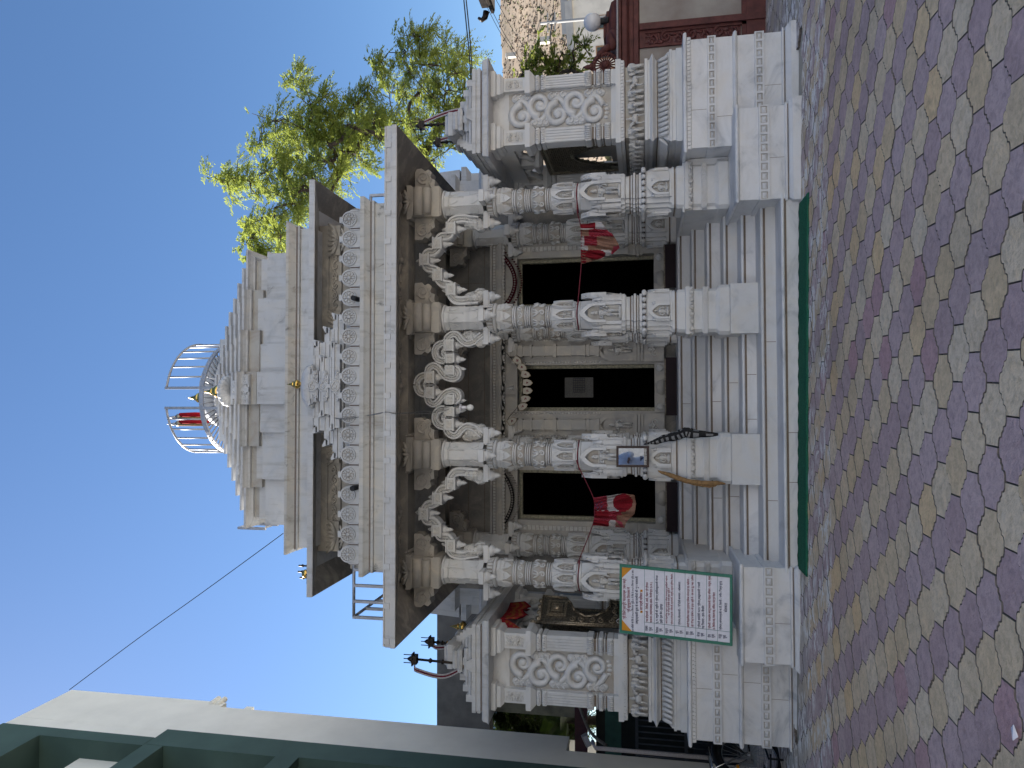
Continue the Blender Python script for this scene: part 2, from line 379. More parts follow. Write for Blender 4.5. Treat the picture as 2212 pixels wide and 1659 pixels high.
# ---------------------------------------------------------------- pillar of the porch (origin on its axis, heights absolute)
def star(a,b_,c):
    "stepped square plan: centre facet half width a at distance 1, then b_, corner c"
    q=[(a,-1),(a,-c),(b_,-c),(b_,-b_),(c,-b_),(c,-a),(1,-a)]
    out=[]
    for k in range(4):
        an=k*PI/2
        for x,y in q: out.append((x*math.cos(an)-y*math.sin(an),x*math.sin(an)+y*math.cos(an)))
    return out
OCT=[(math.cos(PI/8+k*PI/4)/math.cos(PI/8),math.sin(PI/8+k*PI/4)/math.cos(PI/8)) for k in range(8)]
SQ=[(-1,-1),(1,-1),(1,1),(-1,1)]
CH=[(-.86,-1),(.86,-1),(1,-.86),(1,.86),(.86,1),(-.86,1),(-1,.86),(-1,-.86)]
MARB=[M['marble'],M['carved'],M['groove'],M['carvedf'],M['recess_shade']]
def pillar_meshes():
    out={}
    b=MB()   # pedestal
    b.box(-.283,.283,-.34,.28,.28,.626)
    b.poly(CH,[(.285,.627),(.287,.64),(.287,.735),(.275,.757)]); b.poly(CH,[(.262,.757),(.252,.781)])
    b.poly(CH,[(.252,.781),(.252,1.02)]); b.poly(SQ,[(.256,.862),(.262,.866),(.262,.924),(.256,.928)])
    for k in range(4):
        s=MB()
        for i in range(7):
            x=-.225+i*.075; e=.026
            for tri in (((-e,-e),(e,-e),(0,-.004)),((e,e),(-e,e),(0,.004)),((-e-.006,e),(-e-.006,-e),(-.010,0)),((e+.006,-e),(e+.006,e),(.010,0))):
                s.cur=0; s.prism([(x+px,.895+pz) for px,pz in tri],-.270,-.2615)
        for i in range(6):
            x=-.21+i*.084; s.mat(1).ball((x,-.268,1.040),(.026,.014,.022),7,4)
            s.tube([(x-.042,-.268,1.030),(x-.02,-.272,1.062),(x+.02,-.272,1.062),(x+.042,-.268,1.030)],.009,5)
        s.cur=0; b.add(s,RZ(k*PI/2))
    b.cur=0; b.poly(SQ,[(.262,1.024),(.266,1.03),(.266,1.073)]); b.poly(SQ,[(.275,1.073),(.275,1.112),(.262,1.12)])
    b.poly(CH,[(.252,1.12),(.25,1.20),(.235,1.215)]); b.mat(2).poly(CH,[(.232,1.215),(.232,1.235)]); b.mat(0).poly(CH,[(.245,1.235),(.24,1.262)])
    out['pedestal']=b.mesh('pedestal',MARB)
    b=MB()   # base with seated deity niches
    b.poly(star(.42,.68,.86),[(.262,1.262),(.262,1.285),(.245,1.29),(.245,1.545),(.262,1.56)])
    for k in range(4):
        s=MB().mat(4).box(-.066,.066,-.249,-.24,1.292,1.48).mat(0); niche(s,0,-.246,1.292,.18,.25,.04,.26)
        s.mat(1); figure(s,0,-.252,1.295,.205,True)
        s.mat(0)
        for e in (-1,1):
            s.box(e*.095-.016,e*.095+.016,-.268,-.244,1.29,1.45)
            for zz in (1.31,1.36,1.40,1.43): s.box(e*.095-.021,e*.095+.021,-.274,-.243,zz,zz+.012)
            s.lathe(e*.095,-.256,[(.018,1.45),(.02,1.465),(.004,1.50)],6)
        b.add(s,RZ(k*PI/2))
    b.mat(2).poly(star(.42,.68,.86),[(.235,1.56),(.235,1.578)]); b.mat(0)
    for k in range(4):
        s=MB()
        for i in range(7): s.ball((-.216+i*.072,-.235,1.585),(.032,.028,.028),7,5)
        b.add(s,RZ(k*PI/2))
    st=star(.45,.72,.88)
    b.mat(2).poly(st,[(.205,1.6),(.205,1.75)]).mat(0)
    for z0,z1,r in ((1.602,1.640,.232),(1.648,1.668,.218),(1.676,1.706,.236),(1.712,1.735,.214)):
        b.poly(st,[(r-.012,z0),(r,z0+.006),(r,z1-.006),(r-.012,z1)])
    b.poly(st,[(.20,1.735),(.20,1.79),(.225,1.80),(.228,1.815)])
    out['niche_base']=b.mesh('niche_base',MARB)
    b=MB()   # big niches with standing deity
    st=star(.42,.70,.87)
    b.poly(st,[(.236,1.81),(.236,1.845),(.212,1.85),(.21,2.12),(.195,2.2)])
    b.poly(OCT,[(.175,2.2),(.165,2.335)])
    for k in range(4):
        s=MB().mat(4).box(-.092,.092,-.217,-.20,1.852,2.12).box(-.075,.075,-.209,-.19,2.12,2.24).mat(1); figure(s,0,-.225,1.85,.36,False,True,1 if k%2 else -1); s.ball((0,-.235,1.862),(.09,.03,.02),8,4)
        s.mat(0); niche(s,0,-.205,2.03,.225,.31,.058,.26)
        for e in (-1,1):
            for off,hh in ((.115,2.115),(.165,2.07)):
                s.box(e*off-.019,e*off+.019,-.226 if off<.13 else -.196,-.16,1.845,hh)
                for zz in (1.93,2.01,hh-.045,hh-.02): s.box(e*off-.024,e*off+.024,-.232 if off<.13 else -.202,-.16,zz,zz+.013)
                s.lathe(e*off,-.20 if off<.13 else -.172,[(.024,hh),(.027,hh+.03),(.015,hh+.07),(.003,hh+.12)],7)
        for i in range(7):
            t=PI*(i+.5)/7; s.mat(1).ball((.10*math.cos(t),-.225,2.20+.115*math.sin(t)),(.017,.014,.02),6,4)
        s.mat(0); b.add(s,RZ(k*PI/2))
    b.mat(2).lathe(0,0,[(.155,2.33),(.155,2.40)],20).mat(0)
    b.lathe(0,0,[(.165,2.335),(.176,2.345),(.176,2.362),(.162,2.37)],20); b.lathe(0,0,[(.164,2.378),(.172,2.386),(.16,2.398)],20)
    out['figure_niche']=b.mesh('figure_niche',MARB)
    b=MB()   # shaft
    b.poly(OCT,[(.150,2.397),(.152,2.60),(.142,2.69)])
    for k in range(8):
        s=MB().mat(4).box(-.046,.046,-.153,-.14,2.435,2.60).mat(0); niche(s,0,-.150,2.43,.116,.25,.036,.24); s.mat(3); figure(s,0,-.152,2.43,.165); s.mat(0)
        s.box(.052,.066,-.168,-.14,2.40,2.56); s.box(-.045,.045,-.172,-.145,2.40,2.43); b.add(s,RZ(k*PI/4))
    b.mat(2).lathe(0,0,[(.122,2.68),(.122,2.80)],20).mat(0)
    for z0 in (2.694,2.722,2.748): b.lathe(0,0,[(.128,z0),(.139,z0+.007),(.139,z0+.013),(.128,z0+.02)],20)
    b.mat(4).lathe(0,0,[(.125,2.770),(.146,2.785),(.153,2.83),(.153,2.88),(.146,2.925),(.135,2.945)],20).mat(0)
    for k in range(8):
        s=MB().mat(0); spiral(s,.0,2.805,-.152,.034,1.3,.012,1 if k%2 else -1,PI/2)
        for i in range(3): s.tube([(0,-.156,2.84),((i-1)*.03,-.160,2.88),((i-1)*.045,-.152,2.915)],[.010,.012,.006],5)
        b.add(s,RZ(k*PI/4+.2))
    b.mat(2).lathe(0,0,[(.126,2.945),(.126,3.2)],20).mat(0)
    for z0,r in ((2.952,.142),(2.978,.138),(3.003,.143)): b.lathe(0,0,[(r-.012,z0),(r,z0+.007),(r,z0+.013),(r-.012,z0+.02)],20)
    b.mat(4).lathe(0,0,[(.132,3.026),(.144,3.035),(.144,3.115),(.132,3.124)],20).mat(0)
    for k in range(10):
        s=MB(); spiral(s,0,3.075,-.145,.033,1.2,.011,1 if k%2 else -1,0); b.add(s,RZ(k*PI/5))
    for z0,r in ((3.128,.146),(3.156,.142)): b.lathe(0,0,[(r-.012,z0),(r,z0+.007),(r,z0+.015),(r-.012,z0+.024)],20)
    b.mat(4).poly(OCT,[(.140,3.18),(.143,3.20),(.150,3.29)]).mat(0).poly(OCT,[(.150,3.29),(.152,3.362),(.146,3.37)])
    for k in range(8):
        s=MB(); s.prism([(-.056,3.31),(-.04,3.24),(0,3.185),(.04,3.24),(.056,3.31)],-.165,-.13); s.prism([(-.05,3.355),(-.05,3.325),(.05,3.325),(.05,3.355)],-.160,-.13)
        spiral(s,-.022,3.268,-.167,.018,1,.007,1); spiral(s,.022,3.268,-.167,.018,1,.007,-1,PI)
        b.add(s,RZ(k*PI/4))
    out['shaft']=b.mesh('shaft',MARB)
    b=MB()   # bracket ring with hanging bells, then upper shaft
    b.lathe(0,0,[(.15,3.372),(.182,3.385),(.182,3.405),(.165,3.415)],24).mat(4).lathe(0,0,[(.165,3.415),(.165,3.485),(.15,3.5)],24).mat(0)
    for k in range(24):
        s=MB(); s.box(-.011,.011,-.176,-.15,3.42,3.48); b.add(s,RZ(k*PI/12))
    for k in range(4):
        s=MB(); s.box(-.072,.072,-.335,-.12,3.488,3.548); s.box(-.058,.058,-.315,-.1,3.47,3.489); bell(s,0,-.262,3.47,.072,.135); b.add(s,RZ(k*PI/2))
    b.poly(OCT,[(.150,3.54),(.150,3.60),(.142,3.61),(.142,3.98),(.150,3.985),(.150,4.035)])
    for k in range(8):
        s=MB()
        s.prism([(-.04,3.66),(0,3.60),(.04,3.66),(.028,3.70),(0,3.72),(-.028,3.70)],-.152,-.13)
        s.prism([(-.036,3.93),(0,3.86),(.036,3.93),(.02,3.965),(-.02,3.965)],-.152,-.13); s.tube([(.055,-.14,3.97),(.055,-.143,3.80)],.008,5); s.ball((.055,-.143,3.79),.013,6,4)
        s.box(-.05,.05,-.154,-.13,3.97,3.98); b.add(s,RZ(k*PI/4))
    b.lathe(0,0,[(.152,4.03),(.176,4.04),(.178,4.055),(.160,4.066)],24)
    out['bell_bracket']=b.mesh('bell_bracket',MARB)
    b=MB()   # capital with scroll brackets
    b.poly(SQ,[(.165,4.066),(.190,4.085),(.190,4.16)])
    b.poly(SQ,[(.178,4.16),(.178,4.43)])
    for k in range(4):
        s=MB()
        prof=[(-.18,4.43),(-.45,4.43),(-.455,4.34),(-.42,4.30),(-.44,4.25),(-.40,4.21),(-.33,4.23),(-.30,4.17),(-.23,4.175),(-.18,4.165)]
        s.prism(prof[::-1] if False else prof,-.095,.095)
        for yy in (-.100,.100):
            spiral(s,-.34,4.325,yy,.085,1.5,.016,1,-.4); s.tube(spline([(-.19,yy,4.20),(-.26,yy,4.24),(-.30,yy,4.22),(-.38,yy,4.25)],4),.012,5)
        if k%2==0: b.add(s,RZ(k*PI/2))
        else:
            s2=MB(); s2.tube([(-.205,-.16,4.24),(-.205,.16,4.24)],.055,10); s2.tube([(-.20,-.175,4.35),(-.20,.175,4.35)],.07,10); s2.box(-.235,-.17,-.18,.18,4.29,4.43)
            b.add(s2,RZ(k*PI/2))
    b.poly(SQ,[(.20,4.43),(.21,4.44),(.21,4.50)])
    for k in range(4):
        s=MB()
        for i in range(5): s.tube([(0,-.212,4.46),((i-2)*.045,-.232,4.50),((i-2)*.075,-.225,4.55-abs(i-2)*.012)],[.012,.022,.012],5)
        b.add(s,RZ(k*PI/2))
    out['capital']=b.mesh('capital',[M['cap'],M['cap'],M['groove']])
    return out
PM=pillar_meshes()
temple=thing('marble_temple','white carved marble temple with pillared porch, stepped roof and broad front steps','temple',(0.02,0,0))
def pobj(name,me,parent,loc=(0,0,0)):
    o=bpy.data.objects.new(name,me); C.objects.link(o); o.parent=parent; o.location=loc; return o
def pillar(x,y):
    p=pobj('pillar',PM['shaft'],temple,(x,y,0))
    for k in ('pedestal','niche_base','figure_niche','bell_bracket','capital'): pobj(k,PM[k],p)
    return p
p0=pillar(-2.3,.8)
for x,y in ((-.85,.8),(.85,.8),(2.3,.8),(-2.28,2.45),(-.87,2.45),(.87,2.45),(2.28,2.45)):
    c=copy_tree(p0,temple); c.location=(x,y,0)
# ---------------------------------------------------------------- steps
RISE=.163; TREAD=.31
for k in range(7):
    y0=k*TREAD; z1=RISE*(k+1); hw=1.99 if k<1 else 2.02
    b=MB(); b.box(-hw,hw,y0,2.6,z1-RISE-(.12 if k==0 else 0),z1-.036)
    # rounded nosing
    pr=[(y0-.030,z1-.018),(y0-.026,z1-.008),(y0-.016,z1-.0005),(2.6,z1-.0005),(2.6,z1-.034),(y0-.016,z1-.034),(y0-.026,z1-.028)]
    b.loft([[(x,yy,zz) for yy,zz in pr] for x in (-hw,hw)],True,False)
    b.mat(1).box(-hw+.002,hw-.002,y0-.006,y0+.02,z1-.056,z1-.036)
    # joints between the slabs
    for j in range(2): 
        xj=rnd.uniform(-1.5,1.5); b.box(xj-.003,xj+.003,y0-.0015,y0+.01,z1-RISE+.004,z1-.058)
    b.build('step',[M['marble'] if k%2 else M['marble2'],M['groove']],temple)
# ---------------------------------------------------------------- plinths
PL=[(.07,-.15),(.07,.035),(.045,.072),(.004,.076)]
for sg in (-1,1):
    b=MB()
    x0,x1=(1.94,2.93) if sg>0 else (-2.93,-1.94)
    y0=-.02
    b.rect(x0,x1,y0,2.2,[(0,-.1),(0,.577)])
    b.rect(x0+.0 if sg<0 else x0+.03,x1-.03 if sg<0 else x1,y0,2.2,[(.065,-.15),(.065,.045),(.035,.076),(.002,.08)])
    b.mat(2).rect(x0,x1,y0,2.2,[(.012,.08),(.012,.088)]).mat(0)
    b.rect(x0,x1,y0,2.2,[(.012,.088),(.025,.095),(.025,.112),(.002,.118)])
    b.rect(x0,x1,y0,2.2,[(.006,.270),(.012,.272),(.012,.378),(.006,.380)])
    studs(b,x0-.012,x1+.012,y0-.012,.272,.378,.098,.014)
    b.rect(x0,x1,y0,2.2,[(.012,.577),(.028,.586),(.034,.600),(.028,.614),(.012,.622)])
    xm=(x0+x1)/2+rnd.uniform(-.1,.1); b.mat(2).box(xm-.002,xm+.002,y0-.0012,y0+.01,.12,.27).mat(0)
    b.build('plinth_block',[M['marble2'],M['carved'],M['groove'],M['recess_shade']],temple)
    # raised panel between the outer pillar and the side wing
    b=MB(); xa,xb=(2.02,2.62) if sg>0 else (-2.62,-2.02)
    b.box(xa,xb,.58,2.6,.60,1.10); b.rect(xa,xb,.58,2.6,[(.0,1.10),(.02,1.11),(.025,1.125),(.015,1.139)]); b.build('plinth_panel',[M['marble']],temple)
# ---------------------------------------------------------------- beams, ceiling, porch walls and doors
b=MB()
b.rect(-2.45,2.45,.66,.94,[(0,4.50),(0,4.60),(.03,4.605),(.03,4.66),(.05,4.67),(.05,4.80)])
for sx in (-1,1):
    b.box(sx*2.3-.14,sx*2.3+.14,.94,2.6,4.50,4.80)
b.box(-2.45,2.45,2.36,2.6,4.50,4.80)
b.mat(1)
for x0 in (-2.02,-.56,1.0):
    leafscroll(b,x0-.02,x0+.62 if x0!=-.56 else .58,.635,4.62,.09,6 if x0!=-.56 else 10)
for x in (-1.57,0.0,1.57):
    for i in range(7): b.tube([(x,.632,4.57),(x+(i-3)*.05,.612,4.62),(x+(i-3)*.065,.618,4.67)],[.02,.026,.012],5)
    b.ball((x,.62,4.58),(.05,.03,.035),8,5)
for x in (-2.3,-.85,.85,2.3):
    for i in range(7): b.tube([(x,.60,4.56),(x+(i-3)*.06,.575,4.62),(x+(i-3)*.075,.585,4.69)],[.022,.03,.014],5)
b.build('beam',[M['eave_shade'],M['eave_shade']],temple)
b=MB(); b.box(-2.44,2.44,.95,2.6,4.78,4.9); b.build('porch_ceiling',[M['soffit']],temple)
# carved back panels high on the porch wall, wall with three door openings
b=MB()
W0=2.60
doors=[(-1.93,-1.20),(-.33,.345),(1.21,1.93)]; zd0,zd1=1.44,3.43
xs=[-3.0]+[x for d in doors for x in d]+[3.0]
for i in range(0,len(xs),2): b.box(xs[i],xs[i+1],W0,W0+.25,1.0,4.8)
for d in doors: b.box(d[0],d[1],W0,W0+.25,zd1,4.8); b.box(d[0],d[1],W0,W0+.25,1.0,zd0-.02)
b.mat(1)
for z in (3.95,4.20): b.box(-2.2,2.2,W0-.004,W0+.01,z,z+.008)
for x in (-1.1,.7,-.55,1.6): b.box(x-.003,x+.003,W0-.003,W0+.01,3.95,4.5)
b.mat(2)
for x in (-1.95,-1.2,1.2,1.95,-.5,.5):
    spiral(b,x,4.32,W0-.02,.12,1.3,.03,1)
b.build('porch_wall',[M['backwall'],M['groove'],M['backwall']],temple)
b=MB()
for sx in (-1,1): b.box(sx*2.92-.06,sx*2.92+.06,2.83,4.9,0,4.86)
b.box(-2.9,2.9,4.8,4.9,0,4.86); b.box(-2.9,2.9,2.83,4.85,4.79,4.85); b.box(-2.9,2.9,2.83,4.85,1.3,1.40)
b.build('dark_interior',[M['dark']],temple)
def doorway(cx,w,central):
    y=2.6; x0,x1=cx-w/2,cx+w/2
    d=pobj('doorway',MB().box(0,0,0,0,0,0).mesh('doorway',M['inner']),temple) if False else None
    b=MB()
    jw=.24 if not central else .40
    # jambs
    for s in (-1,1):
        xi=x0 if s<0 else x1
        a,c=(xi-jw,xi) if s<0 else (xi,xi+jw)
        b.mat(0).box(a,c,y-.10,y+.02,1.30,3.43)
        if central:
            m=(a+c)/2; t=.07
            b.box(m-t,m+t,y-.20,y-.09,2.22,3.56)
            for zz,h,ex in ((2.22,.05,.02),(2.36,.03,.015),(2.42,.02,.02),(2.62,.02,.01),(2.84,.045,.025),(3.02,.02,.012),(3.20,.03,.022),(3.34,.05,.016),(3.42,.03,.03),(3.52,.05,.02)):
                b.box(m-t-ex,m+t+ex,y-.20-ex,y-.09,zz,zz+h)
            b.mat(1); scallops(b,m-.18,m-.08,y-.11,3.5,.03,.03); b.mat(0)
            # deity slab
            b.box(m-.15,m+.15,y-.155,y-.09,1.72,2.16); niche(b,m,y-.155,1.98,.26,.28,.03,.28)
            for e in (-1,1):
                b.box(m+e*.135-.018,m+e*.135+.018,y-.18,y-.15,1.74,2.10)
                for zz in (1.83,1.92,2.02): b.box(m+e*.135-.022,m+e*.135+.022,y-.186,y-.15,zz,zz+.012)
            b.mat(1); figure(b,m,y-.175,1.75,.34,False,True,s); b.mat(0)
            for zz,ex in ((1.60,.03),(1.645,.05),(1.69,.03)): b.box(m-.15-ex*.3,m+.15+ex*.3,y-.15-ex,y-.09,zz,zz+.035)
            b.box(m-.17,m+.17,y-.17,y-.09,1.31,1.59)
            b.mat(1); spiral(b,m-.05,1.43,y-.175,.05,1.2,.012,1); spiral(b,m+.05,1.43,y-.175,.05,1.2,.012,-1,PI); b.ball((m,y-.175,1.50),(.03,.015,.03),6,4); b.mat(0)
            b.mat(1)
            for i in range(30):
                for e in (-.165,.165): b.ball((m+e,y-.104,2.22+i*.045),(.016,.012,.016),5,3)
            b.mat(0)
        else:
            b.mat(1)
            for i in range(22):
                b.box(a+.10,a+.165,y-.118,y-.09,2.18+i*.062,2.18+i*.062+.046)
            b.mat(0); b.box(a-.0,c,y-.15,y-.09,1.80,2.12)
            b.mat(1); figure(b,(a+c)/2,y-.165,1.83,.25,False); b.mat(0)
            for zz,ex in ((1.60,.02),(1.65,.04),(1.70,.02)): b.box(a-ex,c+ex*.2,y-.13-ex,y-.09,zz,zz+.035)
            b.box(a-.0,c,y-.14,y-.09,1.31,1.59)
    # lintel
    b.box(x0-jw,x1+jw,y-.10,y+.02,3.43,3.62); b.box(x0-.02,x1+.02,y-.13,y-.09,3.43,3.47)
    hw=w/2+jw
    b.box(cx-hw-.02,cx+hw+.02,y-.17,y,3.62,3.645); b.box(cx-hw-.04,cx+hw+.04,y-.22,y,3.645,3.70)
    b.mat(1); scallops(b,cx-hw,cx+hw,y-.17,3.65,.05,.045,.02); b.mat(0)
    b.rect(cx-hw-.02,cx+hw+.02,y-.16,y+.1,[(0,3.70),(.02,3.71),(.02,3.74),(.0,3.75),(0,3.79),(.03,3.80),(.03,3.83)])
    b.mat(1)
    for i in range(int(hw*2/.045)): b.box(cx-hw+i*.045,cx-hw+i*.045+.026,y-.172,y-.15,3.752,3.785)
    b.mat(0)
    if central:
        for i in range(5): b.prism([(cx-hw+.0+i*hw*.4,3.645),(cx-hw+.10+i*hw*.4,3.66),(cx-hw+hw*.2+i*hw*.4,3.60),(cx-hw+hw*.4-.10+i*hw*.4,3.66),(cx-hw+hw*.4+i*hw*.4,3.645)][::-1],y-.235,y-.2)
        b.box(cx-.09,cx+.09,y-.15,y-.09,3.45,3.61); b.mat(1); figure(b,cx,y-.16,3.47,.13,True); b.mat(0)
    else:
        b.box(cx-.06,cx+.06,y-.125,y-.09,3.48,3.60); 
        for i in range(8): b.box(cx-.38+i*.1,cx-.31+i*.1,y-.112,y-.09,3.50,3.58) if abs(-.345+i*.1)>.09 else None
    o=b.build('doorway',[M['inner'],M['carved']],temple)
    # dull metal edge of the door frame
    f=MB()
    for s in (-1,1):
        xi=x0 if s<0 else x1; a,c=(xi,xi+.05) if s<0 else (xi-.05,xi); f.box(a,c,y+.03,y+.10,zd0,zd1)
    f.box(x0+.05,x1-.05,y+.03,y+.10,zd1-.05,zd1); f.build('door_frame',[M['lattice']],o)
    t=MB(); t.box(x0-.02,x1+.02,y-.14,y+.04,1.30,1.425); t.box(x0-.02,x1+.02,y-.12,y+.04,1.425,1.44)
    for xx in (x0+.06,x1-.06):
        t.mat(1).ball((xx,y-.145,1.365),(.06,.03,.055),8,5).mat(0)
        t.box(xx-.075,xx+.075,y-.150,y-.13,1.305,1.42)
    t.lathe(cx,y-.02,[(.15,1.30),(.17,1.33),(.15,1.40),(.13,1.428)],20); t.build('threshold',[M['inner'],M['carved']],o)
    return o
doorway(-1.565,.73,False); doorway(.0075,.675,True); doorway(1.57,.72,False)
# ---------------------------------------------------------------- wave arches between the pillars
z5=Z(1600,1000,1.659); zq=Z(1700,780,2.765)
W_,D_=.058,.075
def SECF(W_): return [(-W_,-D_*.8),(-W_*.8,-D_),(-W_*.5,-D_),(-W_*.42,-D_*.66),(W_*.42,-D_*.66),(W_*.5,-D_),(W_*.8,-D_),(W_,-D_*.8),(W_,D_),(-W_,D_)]
def arch_from(paths,blocks,wheels,mx,W_=.058):
    SEC=SECF(W_)
    b=MB(); fl=[]
    for pts in paths:
        P=[at(*q,.8) for q in pts]; P=[Vector((p.x*mx,p.y,p.z)) for p in P]
        sp=spline(P,7); b.mat(0).ribbon(sp,SEC)
        b.mat(1)
        for i in range(0,len(sp)-1,1):
            p=sp[i]; b.ball((p.x,p.y-D_*.70,p.z),(.017,.016,.017),5,3)
    b.mat(0)
    for q in blocks:
        p=at(*q[:2],.8); x,z=p.x*mx,p.z; k=q[2] if len(q)>2 else 1
        b.box(x-.07,x+.07,.705,.895,z-.045,z+.055); b.box(x-.08,x+.08,.69,.905,z-.06,z-.042); b.box(x-.08,x+.08,.69,.905,z+.052,z+.066)
        b.mat(1); b.box(x-.045,x+.045,.697,.72,z-.028,z+.038); b.mat(0)
        fl.append((x,z,k))
    for q in wheels:
        p=at(*q,.8); x,z=p.x*mx,p.z
        for i in range(12):
            a=2*PI*i/12; a2=2*PI*(i+1)/12
            b.tube([(x+.075*math.cos(a),.8,z+.075*math.sin(a)),(x+.075*math.cos(a2),.8,z+.075*math.sin(a2))],.022,6)
        b.box(x-.055,x+.055,.78,.82,z-.010,z+.010); b.box(x-.010,x+.010,.785,.815,z-.055,z+.055)
    o=b.build('wave_arch',[M['marble'],M['carved']],temple)
    for x,z,k in fl:
        pobj('hanging_finial',FIN[0],o,(x,.8,z-.06))
        if k: pobj('top_finial',FIN[1],o,(x,.8,z+.066))
    return o
fb=MB(); bell(fb,0,0,0,.055,.125,10); fu_=MB(); fu_.lathe(0,0,[(.045,0),(.05,.014),(.03,.034),(.024,.054),(.004,.084)],8)
FIN=[fb.mesh('hanging_finial',[M['marble']]),fu_.mesh('top_finial',[M['marble']])]
side=[zq(600,310),zq(500,300),zq(420,290),zq(330,310),zq(295,360),zq(300,430),(zq(270,480)),zq(200,490),zq(165,530),zq(160,600),zq(110,660),zq(45,665),zq(18,720),zq(20,780),zq(50,835),zq(110,850),zq(165,890),zq(170,960),zq(215,1010),zq(280,1020),zq(310,1070),zq(305,1130),zq(350,1185),zq(420,1195),zq(500,1185),zq(600,1180)]
sblk=[zq(310,400),zq(160,565),zq(20,745),zq(165,912),zq(310,1070)]
makara=[]
for mx in (1,-1): arch_from([side],sblk,[],mx)
half=[z5(530,575),z5(455,595),z5(400,640),z5(345,640)]
def mir(q): # mirror a zoom point about the arch axis b=905
    return q
cR=[[(550,575),(520,600),(496,622),(450,633),(411,605),(388,578),(358,572),(327,591),(316,620),(322,645)],
    [(332,640),(290,632),(255,650),(240,691),(255,731),(290,748),(330,738)],
    [(224,850),(197,824),(201,795),(231,779),(262,795),(289,829),(319,856),(362,865),(390,848),(392,816),(368,796)],
    [(208,852),(165,845),(132,866),(118,906)]]
paths=[]; AX=906
for p in cR:
    paths.append([z5(*q) for q in p]); paths.append([z5(q[0],2*AX-q[1]) for q in p])
blk=[]; 
for q in ((340,645),(345,738),(345,802),(212,855)):
    blk.append((*z5(*q),0)); blk.append((*z5(q[0],2*AX-q[1]),0))
arch_from(paths,blk,[z5(318,692),z5(318,2*AX-692),z5(196,AX)],1,.046)
# makara heads carrying the arches on the pillar brackets
def makara_mesh():
    b=MB()
    b.ball((.0,0,.13),(.085,.075,.14),10,7); b.ball((.05,0,.04),(.075,.07,.075),9,6)
    b.tube([(-.02,0,.26),(-.07,0,.24),(-.085,0,.18),(-.05,0,.13)],[.04,.03,.022,.012],6)
    b.tube([(.06,-.05,.12),(.10,-.055,.06),(.085,-.055,.0)],[.02,.018,.01],5)
    for i in range(4): b.tube([(.02,-.07,.08+i*.04),(-.045,-.06,.10+i*.045)],.010,5)
    b.ball((.075,-.055,.10),.016,6,4)
    return b.mesh('creature_head',[M['carved']])
mk=makara_mesh()
for px in (-2.3,-.85,.85,2.3):
    for s in (-1,1):
        if abs(px+s*.26)>2.4: continue
        o=pobj('creature_head',mk,temple,(px+s*.255,.8,3.55)); o.scale=(s,1,1)
# ---------------------------------------------------------------- lower eave, attic wall, cornice, parapet
EX0,EX1,EY0,EY1=-2.3,2.3,.5,2.6
b=MB()
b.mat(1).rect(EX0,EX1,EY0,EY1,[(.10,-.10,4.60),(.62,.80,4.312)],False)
b.mat(0).rect(EX0,EX1,EY0,EY1,[(.62,.80,4.312),(.625,.805,4.318),(.625,.805,4.372),(.615,.795,4.378),(.612,.790,4.452),(.57,.74,4.47),(.0,.16,4.70)],False)
# raised bars leave the long sunk panels of the upper fascia
x=-2.88
while x<2.88:
    w=.06; b.box(x,x+w,EY0-.805,EY0-.785,4.379,4.453); x+=w+rnd.uniform(.24,.38)
b.box(-2.91,2.91,EY0-.803,EY0-.785,4.44,4.456)
for s in (-1,1):
    y=-.25
    while y<3.1: b.box(s*2.925-.012,s*2.925+.012,y,y+.06,4.379,4.453); y+=.36
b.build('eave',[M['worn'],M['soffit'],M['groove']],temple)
b=MB(); b.rect(-2.22,2.22,.30,3.0,[(0,4.62),(0,4.80)]); b.build('attic_wall',[M['soot']],temple)
b=MB(); b.rect(-2.22,2.22,.30,3.0,[(.01,4.80),(.03,4.805),(.03,4.83),(.012,4.845),(.05,4.892),(.075,4.915),(.075,4.965),(.05,4.975)]); b.mat(1).rect(-2.22,2.22,.30,3.0,[(.022,4.832),(.022,4.862)]); b.build('cornice',[M['soot'],M['groove']],temple)
b=MB(); b.rect(-2.20,2.20,.36,3.0,[(0,4.97),(0,5.005)]); b.build('parapet_curb',[M['worn']],temple)
def medallion():
    b=MB(); w=.123
    arc=[(.108*math.cos(a),.135+.108*math.sin(a)) for a in [R(-10)+i*R(200)/18 for i in range(19)]]
    out=[(-w,-.02),(w,-.02),(w,.085),(.112,.10)]+arc[1:9]+[(.038,.244),(.038,.272),(-.038,.272),(-.038,.244)]+arc[10:-1]+[(-.112,.10),(-w,.085)]
    b.prism(out,.0,.05)
    b.mat(2).prism([(.083*math.cos(2*PI*i/24),.135+.083*math.sin(2*PI*i/24)) for i in range(24)],-.002,.01).mat(0)
    for i in range(24):
        a=2*PI*i/24; a2=2*PI*(i+1)/24
        q=[(r*math.cos(t),.135+r*math.sin(t)) for r,t in ((.082,a),(.082,a2),(.094,a2),(.094,a))]
        b.prism(q[::-1],-.020,.002)
    for i in range(8):
        a=2*PI*i/8
        def pp(r,t): return (r*math.cos(t),.135+r*math.sin(t))
        b.prism([pp(.024,a),pp(.058,a-.22),pp(.078,a),pp(.058,a+.22)],-.018,.002)
        a+=PI/8; b.prism([pp(.045,a),pp(.078,a-.13),pp(.078,a+.13)],-.014,.002)
    b.ball((0,-.006,.135),(.026,.028,.026),8,5)
    for e in (-1,1):
        b.mat(0).box(e*(w-.014)-.006,e*(w-.014)+.006,-.014,.02,.0,.125); b.mat(1).box(e*(w-.003)-.004,e*(w-.003)+.004,-.002,.02,-.01,.12); b.mat(0)
    return b.mesh('parapet_medallion',[M['worn'],M['groove'],M['recess_shade']])
mm=medallion()
n=18; sp=4.36/n
for i in range(n):
    o=pobj('parapet_medallion',mm,temple,(-2.18+sp*(i+.5),.36,5.02)); o.scale=(sp/.249,1,1)
